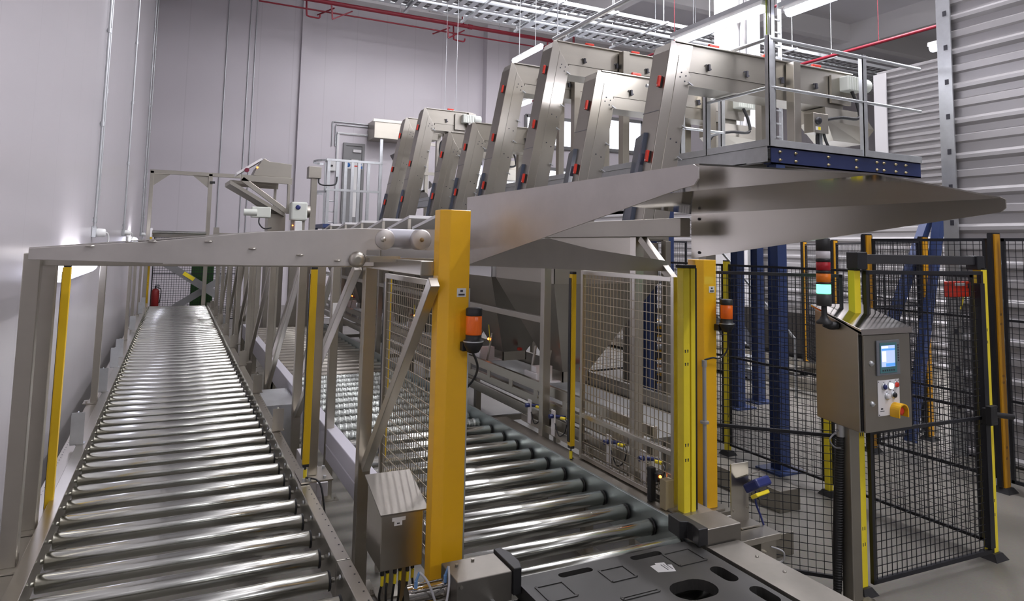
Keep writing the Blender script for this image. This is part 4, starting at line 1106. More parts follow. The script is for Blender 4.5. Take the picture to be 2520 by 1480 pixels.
ST = thing('signal_tower', 'signal tower with white, red, orange and lit green sections on the cabinet', 'signal light', (3.83, 3.12, 1.75))
sx, sy = 3.815, 3.13
def ring_part(name, z0, z1, r, m):
    part(ST, name, MB().lathe([(r - 0.004, z0), (r, z0 + 0.003), (r, z1 - 0.003), (r - 0.004, z1)], (sx, sy, 0), 'z', 26), m)
ring_part('base_socket', 1.86, 1.938, 0.046, mat('tower_grey', (0.045, 0.047, 0.047), 0.45))
ring_part('green_lamp', 1.94, 2.000, 0.044, GREENLIT)
ring_part('spacer', 2.000, 2.013, 0.047, RUBBER)
ring_part('orange_lamp', 2.013, 2.07, 0.044, ORLENS)
ring_part('spacer', 2.07, 2.09, 0.045, RUBBER)
ring_part('red_lamp', 2.09, 2.145, 0.044, REDLENS)
ring_part('spacer', 2.145, 2.166, 0.045, RUBBER)
ring_part('white_lamp', 2.166, 2.216, 0.044, CLEAR)
ring_part('cap', 2.216, 2.30, 0.044, RUBBER)
part(ST, 'stem', MB().lathe([(0.05, 1.745), (0.05, 1.758), (0.03, 1.775), (0.018, 1.80), (0.017, 1.862)], (sx, sy, 0), 'z', 20), RUBBER)
part(ST, 'elbow', MB().path([(sx, sy, 1.75), (sx + 0.03, sy - 0.02, 1.735), (sx + 0.075, sy - 0.03, 1.735)], 0.026, 14), RUBBER)

# ------------------------------------------------------------------ junction box, centring clamps, scanner, pallet
JB = thing('junction_box', 'stainless junction box with a sloping lid at the foot of the left orange column', 'electrical box', (1.12, 3.6, 0))
part(JB, 'body', MB().prism([(3.46, 0.575), (3.74, 0.58), (3.74, 0.93), (3.46, 0.85)], 'x', 1.005, 1.225), STEEL, 0.004)
part(JB, 'lid', MB().prism([(3.44, 0.848), (3.77, 0.948), (3.77, 0.955), (3.44, 0.856)], 'x', 0.995, 1.245), STEEL_B)
part(JB, 'name_label', MB().box(1.06, 1.13, 3.457, 3.46, 0.81, 0.828).box(1.072, 1.112, 3.4565, 3.46, 0.788, 0.81), LABEL)
part(JB, 'label_print', MB().box(1.085, 1.10, 3.4555, 3.4565, 0.796, 0.802), INK)
part(JB, 'stand', MB().box(1.19, 1.23, 3.70, 3.74, 0.0, 0.58), STEEL_D)
for i in range(6):
    part(JB, 'gland', MB().tube((1.03 + i * 0.033, 3.50 + 0.02 * (i % 2), 0.54), (1.03 + i * 0.033, 3.50 + 0.02 * (i % 2), 0.576), 0.010, 10), RUBBER)
    part(JB, 'cable_tag', MB().tube((1.03 + i * 0.033, 3.50 + 0.02 * (i % 2), 0.49), (1.032 + i * 0.033, 3.50 + 0.02 * (i % 2), 0.535), 0.0085, 8), LEMON)
    x0 = 1.03 + i * 0.033
    part(JB, 'cable', MB().path([(x0, 3.5 + 0.02 * (i % 2), 0.5), (x0 - 0.01, 3.5, 0.42), (1.07 + i * 0.006, 3.52, 0.25), (1.06, 3.55, 0.02 + 0.01 * i)], 0.006), RUBBER)

CLA = thing('centring_clamp', 'air cylinder clamp with a steel cover before the left orange column', 'clamp', (1.35, 3.05, 0))
part(CLA, 'cover', MB().box(1.215, 1.49, 2.955, 3.16, 0.575, 0.705), STEEL_B, 0.004)
part(CLA, 'carrier', MB().box(1.20, 1.375, 2.94, 3.17, 0.34, 0.575), STEEL_D, 0.004)
part(CLA, 'jaw', MB().prism([(1.49, 2.94), (1.53, 2.94), (1.55, 3.0), (1.55, 3.1), (1.53, 3.17), (1.49, 3.17)], 'z', 0.60, 0.72), RUBBER, 0.004)
cyl = MB().tube((1.03, 3.07, 0.63), (1.21, 3.07, 0.63), 0.034, 20).tube((1.02, 3.07, 0.63), (1.045, 3.07, 0.63), 0.042, 20).tube((1.19, 3.07, 0.63), (1.214, 3.07, 0.63), 0.042, 20)
for dy, dz in ((0.03, 0.03), (-0.03, 0.03), (0.03, -0.03), (-0.03, -0.03)):
    cyl.tube((1.03, 3.07 + dy, 0.63 + dz), (1.21, 3.07 + dy, 0.63 + dz), 0.006, 8)
part(CLA, 'air_cylinder', cyl, MIRROR)
for x in (1.055, 1.195):
    part(CLA, 'air_fitting', MB().tube((x, 3.05, 0.67), (x, 3.05, 0.70), 0.008, 10).tube((x, 3.05, 0.70), (x + 0.015, 3.05, 0.735), 0.006, 10), mat('blue_fitting', (0.15, 0.3, 0.55), 0.4))
part(CLA, 'air_hose', MB().path([(1.07, 3.05, 0.735), (1.10, 3.02, 0.70), (1.13, 3.0, 0.62), (1.16, 2.98, 0.5), (1.19, 2.96, 0.36)], 0.0055), mat('clear_hose', (0.45, 0.45, 0.46), 0.3))
part(CLA, 'air_hose', MB().path([(1.21, 3.05, 0.735), (1.19, 2.99, 0.68), (1.16, 2.95, 0.58), (1.17, 2.93, 0.44)], 0.0055), mat('clear_hose', (0.45, 0.45, 0.46), 0.3))
part(CLA, 'screws', MB().lathe([(0.008, -0.006), (0.008, 0)], (1.235, 2.955, 0.68), 'y', 10).lathe([(0.008, -0.006), (0.008, 0)], (1.33, 2.94, 0.54), 'y', 10).tube((1.27, 3.1, 0.705), (1.27, 3.1, 0.715), 0.008, 10).tube((1.36, 3.12, 0.705), (1.36, 3.12, 0.715), 0.008, 10), STEEL_D)
part(CLA, 'foot', MB().box(1.24, 1.34, 3.0, 3.1, 0.0, 0.34), STEEL_D)

CLB = thing('centring_clamp', 'steel clamp with a black jaw at the right corner of the pallet', 'clamp', (2.75, 3.05, 0))
part(CLB, 'cover', MB().box(2.645, 2.90, 2.95, 3.15, 0.60, 0.705), STEEL_B, 0.004)
part(CLB, 'jaw', MB().prism([(2.57, 3.17), (2.56, 3.06), (2.60, 3.04), (2.60, 3.0), (2.58, 2.93), (2.645, 2.93), (2.645, 3.17)], 'z', 0.635, 0.725), RUBBER, 0.004)
part(CLB, 'carrier', MB().box(2.90, 3.26, 3.0, 3.26, 0.54, 0.575), STEEL_H, 0.003)
part(CLB, 'side_strip', MB().box(2.90, 3.22, 3.25, 3.262, 0.575, 0.605), WHITE)
part(CLB, 'valve', MB().box(3.12, 3.24, 3.02, 3.12, 0.42, 0.54).tube((3.15, 3.0, 0.47), (3.15, 3.04, 0.47), 0.02, 10), STEEL)
part(CLB, 'air_hose', MB().path([(3.20, 3.02, 0.50), (3.25, 2.98, 0.48), (3.27, 3.0, 0.42), (3.22, 3.02, 0.40)], 0.005), mat('clear_hose', (0.45, 0.45, 0.46), 0.3))
part(CLB, 'foot', MB().box(2.90, 2.98, 3.02, 3.12, 0.0, 0.54), STEEL_D)

SC = thing('barcode_scanner', 'dark blue scanner with a yellow front on an upright steel plate', 'scanner', (3.15, 3.2, 0.575))
part(SC, 'plate', MB().box(3.075, 3.215, 3.205, 3.215, 0.585, 0.925).box(3.075, 3.215, 3.12, 3.215, 0.577, 0.587), STEEL_H, 0.002)
def tilted_box(c, sx_, sy_, sz_, rx, rz):
    m = Matrix.Rotation(rz, 3, 'Z') @ Matrix.Rotation(rx, 3, 'X')
    mb = MB().box(-sx_ / 2, sx_ / 2, -sy_ / 2, sy_ / 2, -sz_ / 2, sz_ / 2)
    mb.v = [tuple(m @ V(p) + V(c)) for p in mb.v]
    return mb
part(SC, 'bracket', tilted_box((3.18, 3.17, 0.862), 0.13, 0.09, 0.006, -0.5, 0.15), STEEL_H)
bd = part(SC, 'housing', tilted_box((3.21, 3.13, 0.815), 0.14, 0.11, 0.055, -0.6, 0.2), NAVY, 0.012)
part(bd, 'warning_label', tilted_box((3.21, 3.115, 0.850), 0.05, 0.04, 0.004, -0.6, 0.2), LABEL)
part(SC, 'front_bezel', tilted_box((3.185, 3.085, 0.775), 0.13, 0.05, 0.022, -0.6, 0.2), LEMON, 0.006)
part(SC, 'window', tilted_box((3.183, 3.062, 0.768), 0.10, 0.010, 0.012, -0.6, 0.2), RUBBER)
part(SC, 'cable', MB().path([(3.23, 3.16, 0.79), (3.225, 3.16, 0.70), (3.245, 3.14, 0.62), (3.26, 3.12, 0.53), (3.22, 3.10, 0.47), (3.18, 3.10, 0.50)], 0.006), NAVY)
part(SC, 'bolts', MB().tube((3.09, 3.205, 0.655), (3.09, 3.195, 0.655), 0.008, 8).tube((3.20, 3.205, 0.66), (3.20, 3.195, 0.66), 0.008, 8), STEEL_H)

SPR = thing('cover_rail', 'flat steel cover rail along the right edge of the pallet', 'rail', (2.76, 2.2, 0))
part(SPR, 'cover', MB().box(2.645, 2.655, 1.4, 2.94, 0.57, 0.62).box(2.645, 2.87, 1.4, 2.94, 0.618, 0.624).box(2.86, 2.87, 1.4, 2.94, 0.0, 0.618), STEEL_B, 0.002)
for x, y in ((2.80, 2.74), (2.80, 2.56), (2.80, 2.2), (2.70, 2.25)):
    part(SPR, 'bolt', MB().lathe([(0.009, 0), (0.009, 0.005), (0.005, 0.008)], (x, y, 0.624), 'z', 10), STEEL_H)
solo('photo_sensor', 'small black photo eye with a red glow before the timber block', 'sensor', MB().box(2.83, 2.87, 3.66, 3.70, 0.592, 0.80).box(2.85, 2.89, 3.62, 3.66, 0.72, 0.77), RUBBER, bevel=0.003)
t = thing('indicator', 'tiny lit red indicator beside the timber block', 'lamp', (2.87, 3.61, 0.78))
part(t, 'led', MB().lathe([(0.002, -0.006), (0.009, -0.004), (0.009, 0.004)], (2.87, 3.616, 0.755), 'y', 10), LEDRED)
solo('timber_block', 'pale block standing on the rail ledge near the yellow track', 'block', MB().box(2.82, 2.89, 3.50, 3.56, 0.592, 0.77), mat('pale_block', (0.36, 0.30, 0.18), 0.7), bevel=0.004)

# the black pallet, cut with hand holes
def cut(base, cutters):
    tmp = []
    for mb in cutters:
        c = mesh_object('cutter', mb, PALLET)
        m = base.modifiers.new('hole', 'BOOLEAN')
        m.operation, m.object, m.solver = 'DIFFERENCE', c, 'EXACT'
        tmp.append(c)
    bpy.context.view_layer.update()
    dg = bpy.context.evaluated_depsgraph_get()
    me = bpy.data.meshes.new_from_object(base.evaluated_get(dg))
    base.modifiers.clear()
    base.data = me
    for c in tmp:
        bpy.data.objects.remove(c, do_unlink=True)
def capsule(cx, cy, lx, ly, z0, z1, rot=0.0, n=10):
    r = min(lx, ly) / 2
    pts = []
    if lx >= ly:
        for s, a0 in ((1, -math.pi / 2), (-1, math.pi / 2)):
            for i in range(n + 1):
                a = a0 + math.pi * i / n
                pts.append((s * (lx / 2 - r) + r * math.cos(a), r * math.sin(a)))
    else:
        for s, a0 in ((1, 0), (-1, math.pi)):
            for i in range(n + 1):
                a = a0 + math.pi * i / n
                pts.append((r * math.cos(a), s * (ly / 2 - r) + r * math.sin(a)))
    c, s = math.cos(rot), math.sin(rot)
    return MB().prism([(cx + x * c - y * s, cy + x * s + y * c) for x, y in pts], 'z', z0, z1)
PA = thing('pallet', 'scuffed black plastic pallet with hand holes on the near rollers', 'pallet', (2.07, 2.45, 0.552))
x0, x1, y0, y1 = 1.535, 2.60, 1.86, 3.03
deck = part(PA, 'deck', MB().prism([(x0 + .03, y0), (x1 - .03, y0), (x1, y0 + .03), (x1, y1 - .03), (x1 - .03, y1), (x0 + .03, y1), (x0, y1 - .03), (x0, y0 + .03)], 'z', 0.58, 0.63), PALLET)
holes_ = [(2.26, 2.60, 0.24, 0.17), (2.50, 2.66, 0.08, 0.16), (2.53, 2.43, 0.08, 0.16), (2.27, 2.975, 0.19, 0.045), (1.84, 2.965, 0.19, 0.045), (1.95, 2.46, 0.16, 0.10), (2.28, 2.25, 0.2, 0.2)]
sv = [(v.co.x, v.co.y, v.co.z) for v in deck.data.vertices]
bx, by, bz = abs_loc(PA)
cut(deck, [capsule(cx, cy, lx, ly, 0.4, 0.8) for cx, cy, lx, ly in holes_])
feet = MB()
for fx in (x0 + 0.06, (x0 + x1) / 2, x1 - 0.06):
    feet.box(fx - 0.05, fx + 0.05, y0, y1, 0.552, 0.58)
part(PA, 'runners', feet, PALLET)
for cx, cy, sx_, sy_ in ((2.44, 2.88, 0.17, 0.14), (2.02, 2.87, 0.14, 0.12), (1.66, 2.84, 0.14, 0.14), (2.0, 2.66, 0.2, 0.02)):
    rp = MB()
    for q in (((cx - sx_ / 2, cy - sy_ / 2), (cx + sx_ / 2, cy - sy_ / 2)), ((cx + sx_ / 2, cy - sy_ / 2), (cx + sx_ / 2, cy + sy_ / 2)), ((cx + sx_ / 2, cy + sy_ / 2), (cx - sx_ / 2, cy + sy_ / 2)), ((cx - sx_ / 2, cy + sy_ / 2), (cx - sx_ / 2, cy - sy_ / 2))):
        rp.bar((*q[0], 0.631), (*q[1], 0.631), 0.012, 0.006)
    part(PA, 'raised_rib', rp, PALLET)
part(PA, 'torn_label', MB().prism([(2.21, 2.80), (2.30, 2.775), (2.325, 2.84), (2.30, 2.85), (2.305, 2.875), (2.255, 2.885), (2.25, 2.87), (2.215, 2.87)], 'z', 0.6302, 0.631), LABEL)
part(PA, 'label_bars', MB().box(2.27, 2.275, 2.80, 2.86, 0.631, 0.6313).box(2.285, 2.288, 2.81, 2.86, 0.631, 0.6313).box(2.298, 2.303, 2.80, 2.85, 0.631, 0.6313), INK)

# ------------------------------------------------------------------ lamps, sockets and conduits on the white walls
def conduit(label, x, y, z0, z1, group=None, r=0.016, n=4, wall='l'):
    t = thing('wall_conduit', label, 'conduit', (x, y, z0), group)
    part(t, 'tube', MB().tube((x, y, z0), (x, y, z1), r, 12), GALV)
    for i in range(n):
        cp = MB()
        z = z0 + 0.1 + (z1 - z0 - 0.2) * i / (n - 1)
        cp.tube((x, y, z - 0.03), (x, y, z + 0.03), r * 1.5, 12)
        if wall == 'l':
            cp.box(-0.95, x, y - 0.01, y + 0.01, z - 0.01, z + 0.01)
        else:
            cp.box(x - 0.01, x + 0.01, y, 25.4, z - 0.01, z + 0.01)
        part(t, 'saddle_clip', cp, GALV)
    return t
conduit('galvanised conduit on the white side wall, nearest to the camera, with a white socket', -0.92, 10.0, 2.34, 12.3, n=9)
conduit('thin second conduit close beside the nearest one on the side wall', -0.925, 10.28, 2.7, 12.3, r=0.012, n=8)
conduit('conduit on the white side wall between the nearest pair and the corner pair', -0.92, 15.3, 2.38, 12.3, n=9)
conduit('conduit on the side wall near the hall corner, left of the corner pair', -0.92, 22.6, 2.42, 12.3, n=9)
conduit('conduit on the side wall near the hall corner, right of the corner pair', -0.92, 24.0, 1.5, 12.3, n=9)
conduit('conduit on the white end wall, standing alone left of the pair', 1.22, 25.37, 1.0, 12.3, n=9, wall='f')
conduit('left conduit of the pair on the white end wall', 1.95, 25.37, 1.0, 12.3, n=9, wall='f')
conduit('right conduit of the pair on the white end wall', 2.15, 25.37, 1.0, 12.3, n=9, wall='f')
for y, z, w in ((10.05, 2.28, 'nearest'), (15.35, 2.33, 'middle'), (22.65, 2.36, 'farthest')):
    t = thing('socket_outlet', 'white round lamp socket on the side wall, %s of three' % w, 'socket', (-0.93, y, z))
    part(t, 'box', MB().box(-0.949, -0.90, y - 0.06, y + 0.04, z - 0.06, z + 0.08), GALV, 0.004)
    part(t, 'plug', MB().lathe([(0.05, 0.0), (0.055, 0.02), (0.05, 0.09), (0.03, 0.10)], (-0.90, y + 0.01, z), 'x', 18), PVC)
    part(t, 'flex', MB().path([(-0.82, y + 0.02, z + 0.01), (-0.78, y + 0.08, z - 0.02), (-0.78, y + 0.10, z - 0.14), (-0.83, y - 0.1, z - 0.30)], 0.010), PVC)
def wall_lamp(label, y0, y1, z):
    t = thing('wall_lamp', label, 'lamp', (-0.93, (y0 + y1) / 2, z))
    part(t, 'housing', MB().box(-0.948, -0.905, y0, y1, z - 0.09, z + 0.09), PVC, 0.01)
    part(t, 'diffuser', MB().prism([(-0.904, z - 0.085), (-0.85, z - 0.075), (-0.81, z - 0.04), (-0.80, z), (-0.81, z + 0.04), (-0.85, z + 0.075), (-0.904, z + 0.085)], 'y', y0 + 0.02, y1 - 0.02), WALLTUBE, 0.02)
    area_light('wall_lamp_uplight', (-0.885, (y0 + y1) / 2, z + 0.10), 0.06, (y1 - y0) * 0.55, 14, rot=(math.pi, 0, 0))
    return t
wall_lamp('long lit wall lamp on the white side wall, nearest to the camera', 7.0, 9.4, 1.90)
wall_lamp('lit wall lamp far along the white side wall near the corner', 16.8, 18.6, 2.18)

# door on the far landing with its signs
d = struct('door_1', MB().box(5.50, 6.10, 25.34, 25.38, 3.0, 5.86), DOORG)
part(d, 'door_frame', MB().box(5.40, 5.50, 25.30, 25.40, 3.0, 5.96).box(6.10, 6.20, 25.30, 25.40, 3.0, 5.96).box(5.50, 6.10, 25.30, 25.40, 5.86, 5.96), DOORG)
part(d, 'door_window', MB().box(5.72, 5.98, 25.33, 25.34, 3.2, 5.35), LABEL)
part(d, 'window_notice', MB().box(5.72, 5.98, 25.322, 25.328, 5.08, 5.13), RED)
part(d, 'door_closer', MB().box(5.76, 6.06, 25.27, 25.34, 5.62, 5.72), WHITE)
part(d, 'mandatory_sign', MB().box(5.50, 5.70, 25.332, 25.339, 5.0, 5.24), LABEL)
part(d, 'sign_disc', MB().lathe([(0.002, -0.004), (0.085, -0.004), (0.085, 0.0)], (5.60, 25.332, 5.13), 'y', 20), mat('sign_blue', (0.03, 0.13, 0.38), 0.5))
part(d, 'handwash_sign', MB().box(6.00, 6.14, 25.29, 25.298, 5.0, 5.24), LABEL)
part(d, 'sign_field', MB().box(6.01, 6.13, 25.284, 25.29, 5.01, 5.11).box(6.05, 6.09, 25.284, 25.29, 5.14, 5.21), mat('sign_blue', (0.03, 0.13, 0.38), 0.5))
struct('trim_15', MB().box(5.16, 5.24, 25.34, 25.4, 2.6, 6.35).box(5.24, 6.4, 25.34, 25.4, 6.27, 6.35), WHITE)
t = thing('pipe_run', 'grey conduits bending above the far door', 'conduit', (5.5, 25.34, 5.3))
for i, (a, b, c) in enumerate(((6.72, 4.98, 6.1), (6.62, 5.10, 6.1), (6.30, 5.16, 5.4))):
    part(t, 'conduit', MB().path([(6.40, 25.35, a), (5.8, 25.35, a), (b + 0.1, 25.35, a), (b, 25.35, a - 0.05), (b, 25.35, a - 0.3), (b, 25.35, c - 0.3)], 0.022, 8, 3), GALV)
t = thing('wall_box', 'small pale switch box left of the far door', 'switch box', (4.98, 25.3, 4.9))
part(t, 'box', MB().box(4.83, 5.13, 25.22, 25.39, 4.86, 5.24), PVC, 0.02)
part(t, 'switch', MB().box(4.95, 5.02, 25.19, 25.22, 5.02, 5.08), RUBBER)
t = thing('duct_box', 'stainless duct box fixed above and right of the far door', 'duct', (6.95, 25.1, 6.0))
part(t, 'casing', MB().prism([(6.30, 6.10), (7.60, 6.10), (7.60, 6.75), (6.30, 6.78)], 'y', 24.4, 25.38), STEEL, 0.01)
part(t, 'flange', MB().box(6.24, 7.66, 24.36, 24.42, 6.70, 6.80), STEEL_H)

# ------------------------------------------------------------------ far end of the left conveyor
FF = mesh_panel('black mesh fence panel closing the far end of the left conveyor', (-0.52, 20.7), (1.60, 20.7), 0.05, 2.3, 0.06, 0.06, 0.009, 0.03, (1.30,))
fence_post('dark yellow fence post at the far end of the left conveyor beside the wall', -0.60, 20.7, 2.3, 0.06, 0.05, CURTAIN)
LA = thing('scissor_lift', 'grey crossed lift arms beyond the far end of the left conveyor', 'lift', (0.4, 20.2, 0))
part(LA, 'arm', MB().bar((-0.45, 20.2, 1.76), (1.10, 20.2, 0.74), 0.06, 0.19), mat('grey_lift_paint', (0.20, 0.20, 0.20), 0.45))
part(LA, 'arm', MB().bar((0.05, 20.32, 0.42), (1.3, 20.32, 1.25), 0.06, 0.17), mat('grey_lift_paint', (0.20, 0.20, 0.20), 0.45))
part(LA, 'pivot', MB().tube((0.78, 20.16, 0.95), (0.78, 20.36, 0.95), 0.035, 14), STEEL)
part(LA, 'warning_label', MB().bar((0.24, 20.165, 1.345), (0.50, 20.165, 1.175), 0.004, 0.10), LEMON)
part(LA, 'base', MB().box(-0.3, 1.4, 20.14, 20.40, 0.0, 0.22), DOORG)
t = thing('machine_cover', 'dark green machine cover behind the far mesh fence', 'cover', (0.72, 21.2, 0))
part(t, 'casing', MB().box(0.45, 1.0, 20.9, 21.5, 0.1, 2.3), GREEN, 0.01)
part(t, 'feet', MB().box(0.47, 0.57, 20.95, 21.05, 0, 0.1).box(0.88, 0.98, 20.95, 21.05, 0, 0.1).box(0.47, 0.57, 21.35, 21.45, 0, 0.1).box(0.88, 0.98, 21.35, 21.45, 0, 0.1), BLACK)
FE = thing('fire_extinguisher', 'red fire extinguisher standing at the far end of the left conveyor', 'fire extinguisher', (-0.40, 20.4, 0.45))
part(FE, 'cylinder', MB().lathe([(0.08, 0), (0.095, 0.02), (0.095, 0.40), (0.07, 0.46), (0.03, 0.48)], (-0.40, 20.4, 0.45), 'z', 20), mat('extinguisher_red', (0.22, 0.012, 0.012), 0.4))
part(FE, 'valve', MB().lathe([(0.025, 0.48), (0.025, 0.54)], (-0.40, 20.4, 0.45), 'z', 12).box(-0.42, -0.30, 20.39, 20.41, 0.99, 1.01).box(-0.42, -0.32, 20.39, 20.41, 1.03, 1.045), BLACK)
part(FE, 'hose', MB().path([(-0.36, 20.38, 0.96), (-0.27, 20.36, 0.90), (-0.28, 20.36, 0.65), (-0.30, 20.36, 0.55)], 0.012), RUBBER)
solo('extinguisher_stand', 'low grey stand under the fire extinguisher', 'stand', MB().box(-0.52, -0.28, 20.28, 20.52, 0.0, 0.45), DOORG)

LF = thing('lift_portal', 'stainless portal with gusset plates above the far end of the left conveyor', 'frame', (0.2, 19.95, 0))
part(LF, 'post', MB().box(-0.69, -0.60, 19.90, 20.0, 0.0, 4.0), STEEL, 0.006)
part(LF, 'post', MB().box(0.70, 0.80, 19.90, 20.0, 0.0, 4.0), STEEL, 0.006)
part(LF, 'top_beam', MB().box(-0.70, 1.50, 19.90, 20.0, 3.93, 4.03), STEEL, 0.006)
part(LF, 'gusset', MB().prism([(-0.60, 3.93), (-0.60, 3.62), (-0.22, 3.93)], 'y', 19.94, 19.96), STEEL_D)
part(LF, 'gusset', MB().prism([(0.70, 3.93), (0.70, 3.62), (0.32, 3.93)], 'y', 19.94, 19.96), STEEL_D)
part(LF, 'limit_switch', MB().box(0.74, 0.86, 19.84, 19.90, 3.74, 3.80), RUBBER)
part(LF, 'lower_cross', MB().box(-0.60, 0.70, 19.93, 19.99, 2.28, 2.36), STEEL_D)
t = thing('upper_roller_bed', 'short roller bed held in the far lift portal at camera height', 'rollers', (0.1, 19.5, 2.28))
part(t, 'side_plate', MB().box(-0.58, -0.54, 19.2, 19.88, 2.28, 2.50), WHITE)
part(t, 'side_plate', MB().box(0.70, 0.74, 19.2, 19.88, 2.28, 2.42), STEEL)
for k in range(4):
    part(t, 'roller', MB().tube((-0.54, 19.28 + 0.17 * k, 2.40), (0.70, 19.28 + 0.17 * k, 2.40), 0.04, 16), ROLLER)
t = thing('step_bracket', 'small pale bracket right of the far lift portal', 'bracket', (1.0, 19.3, 0))
part(t, 'plate', MB().box(0.86, 1.0, 19.2, 19.24, 2.2, 2.56), STEEL_H)
part(t, 'rail', MB().box(1.0, 2.4, 19.2, 19.24, 2.30, 2.42), STEEL_D)
part(t, 'post', MB().box(1.02, 1.08, 19.24, 19.30, 0, 2.30).box(2.3, 2.36, 19.24, 19.30, 0, 2.30), STEEL_D)

# ------------------------------------------------------------------ tipping unit at the far end of the hopper line
TU = thing('tipping_unit', 'stainless tipping unit with open triangular side frames before the end wall', 'machine', (1.5, 15.2, 0))
def tri_frame(y, dx, dz):
    o = [(1.10 + dx, 3.46 + dz), (1.12 + dx, 3.56 + dz), (2.10 + dx, 3.53 + dz), (2.10 + dx, 2.82 + dz), (2.0 + dx, 2.80 + dz), (1.98 + dx, 2.9 + dz)]
    m = MB()
    m.bar((1.12 + dx, y, 3.50 + dz), (2.12 + dx, y, 3.48 + dz), 0.05, 0.13)
    m.bar((2.06 + dx, y, 3.42 + dz), (2.06 + dx, y, 2.80 + dz), 0.05, 0.11, (0, 1, 0))
    m.bar((1.14 + dx, y, 3.48 + dz), (2.04 + dx, y, 2.84 + dz), 0.05, 0.10)
    part(TU, 'side_frame', m, STEEL, 0.004)
tri_frame(14.8, 0.0, 0.0)
tri_frame(15.7, -0.16, -0.05)
part(TU, 'tray', MB().hexa([(0.92, 14.8, 3.36), (2.0, 14.8, 2.74), (2.0, 15.75, 2.74), (0.88, 15.75, 3.36)], [(0.92, 14.8, 3.44), (2.0, 14.8, 2.82), (2.0, 15.75, 2.82), (0.88, 15.75, 3.44)]), STEEL_D)
part(TU, 'infeed_box', MB().prism([(1.35, 3.57), (2.10, 3.55), (2.10, 3.84), (1.66, 3.87), (1.55, 3.93), (1.42, 3.74)], 'y', 14.82, 15.7), STEEL, 0.004)
part(TU, 'flap', MB().hexa([(1.05, 14.82, 3.56), (1.52, 14.82, 3.90), (1.52, 15.5, 3.90), (1.05, 15.5, 3.56)], [(1.03, 14.82, 3.60), (1.50, 14.82, 3.94), (1.50, 15.5, 3.94), (1.03, 15.5, 3.60)]), WHITE)
part(TU, 'roller_end', MB().tube((1.22, 14.76, 3.66), (1.22, 14.82, 3.66), 0.045, 14), mat('dark_red', (0.15, 0.01, 0.03), 0.4))
part(TU, 'status_led', MB().lathe([(0.002, -0.01), (0.02, -0.006), (0.02, 0.0)], (1.42, 14.80, 3.73), 'y', 10), LEDRED)
part(TU, 'column', MB().box(1.70, 2.05, 15.0, 15.5, 0.0, 2.80), STEEL_D, 0.006)
part(TU, 'gearbox', MB().box(1.35, 1.72, 14.7, 14.95, 2.70, 2.92).tube((1.45, 14.72, 2.8), (1.2, 14.72, 2.8), 0.07, 14), MOTOR, 0.02)
part(TU, 'cable', MB().path([(1.5, 14.7, 2.70), (1.5, 14.68, 2.58), (1.6, 14.7, 2.48), (1.75, 14.8, 2.5)], 0.014), RUBBER)
DM = thing('gear_motor', 'pale green grey gear motor housing beside the tipping unit', 'motor', (2.2, 14.4, 2.7))
part(DM, 'housing', MB().box(2.06, 2.38, 14.3, 14.6, 2.66, 3.03), MOTOR, 0.03)
part(DM, 'shaft_cap', MB().lathe([(0.02, -0.02), (0.045, -0.02), (0.05, 0.0)], (2.19, 14.3, 2.92), 'y', 16), NAVY)
part(DM, 'flange', MB().tube((2.38, 14.45, 2.85), (2.44, 14.45, 2.85), 0.13, 20), STEEL)
part(DM, 'switch_box', MB().box(2.14, 2.28, 14.28, 14.42, 2.40, 2.64), PVC, 0.01)
part(DM, 'status_led', MB().lathe([(0.002, -0.01), (0.014, -0.006), (0.014, 0.0)], (2.10, 14.3, 2.55), 'y', 10), LEDRED)
part(DM, 'stand', MB().box(2.10, 2.36, 14.44, 14.6, 0.0, 2.66), STEEL_D)
t = thing('control_post', 'grey control box on a post before the end wall, right of the tipping unit', 'control box', (2.96, 17.0, 0))
part(t, 'box', MB().box(2.80, 3.10, 16.9, 17.2, 3.78, 4.06), STEEL_D, 0.006)
part(t, 'post', MB().box(2.88, 3.02, 16.95, 17.1, 0.0, 3.78), STEEL, 0.004)
part(t, 'cable', MB().path([(3.05, 16.95, 3.78), (3.06, 16.93, 3.66), (3.2, 16.93, 3.62), (3.45, 16.95, 3.66), (3.5, 17.0, 3.85)], 0.02), RUBBER)

# access cage and landing before the far door
AC = thing('access_cage', 'galvanised safety cage and railing round the landing before the far door', 'railing', (4.0, 18.5, 0))
part(AC, 'landing', MB().box(3.45, 5.2, 18.3, 20.0, 2.62, 2.72), BLUE)
part(AC, 'landing_legs', MB().box(3.5, 3.6, 18.4, 18.5, 0, 2.62).box(5.05, 5.15, 18.4, 18.5, 0, 2.62).box(3.5, 3.6, 19.8, 19.9, 0, 2.62).box(5.05, 5.15, 19.8, 19.9, 0, 2.62), BLUE)
for x in (3.55, 3.78, 4.0, 4.18, 4.36, 4.62, 4.95):
    part(AC, 'upright', MB().box(x - 0.04, x + 0.04, 18.33, 18.39, 2.72, 4.42 if x < 4.9 else 5.1), GALV)
part(AC, 'top_rail', MB().box(3.48, 5.0, 18.32, 18.39, 4.40, 4.46), GALV)
part(AC, 'knee_rail', MB().box(3.48, 5.0, 18.32, 18.38, 3.60, 3.66), GALV)
for z in (3.58, 4.42):
    hoop = MB()
    for i in range(10):
        a0, a1 = math.pi * (0.5 + i / 10), math.pi * (0.5 + (i + 1) / 10)
        hoop.bar((3.60 + 0.35 * math.cos(a0), 18.9 + 0.5 * math.sin(a0), z), (3.60 + 0.35 * math.cos(a1), 18.9 + 0.5 * math.sin(a1), z), 0.012, 0.06)
    part(AC, 'hoop', hoop, GALV)
ld = MB()
for i in range(12):
    ld.tube((3.5, 18.42, 0.25 + i * 0.28), (3.8, 18.42, 0.25 + i * 0.28), 0.014, 8)
ld.box(3.46, 3.50, 18.40, 18.44, 0, 4.4).box(3.80, 3.84, 18.40, 18.44, 0, 4.4)
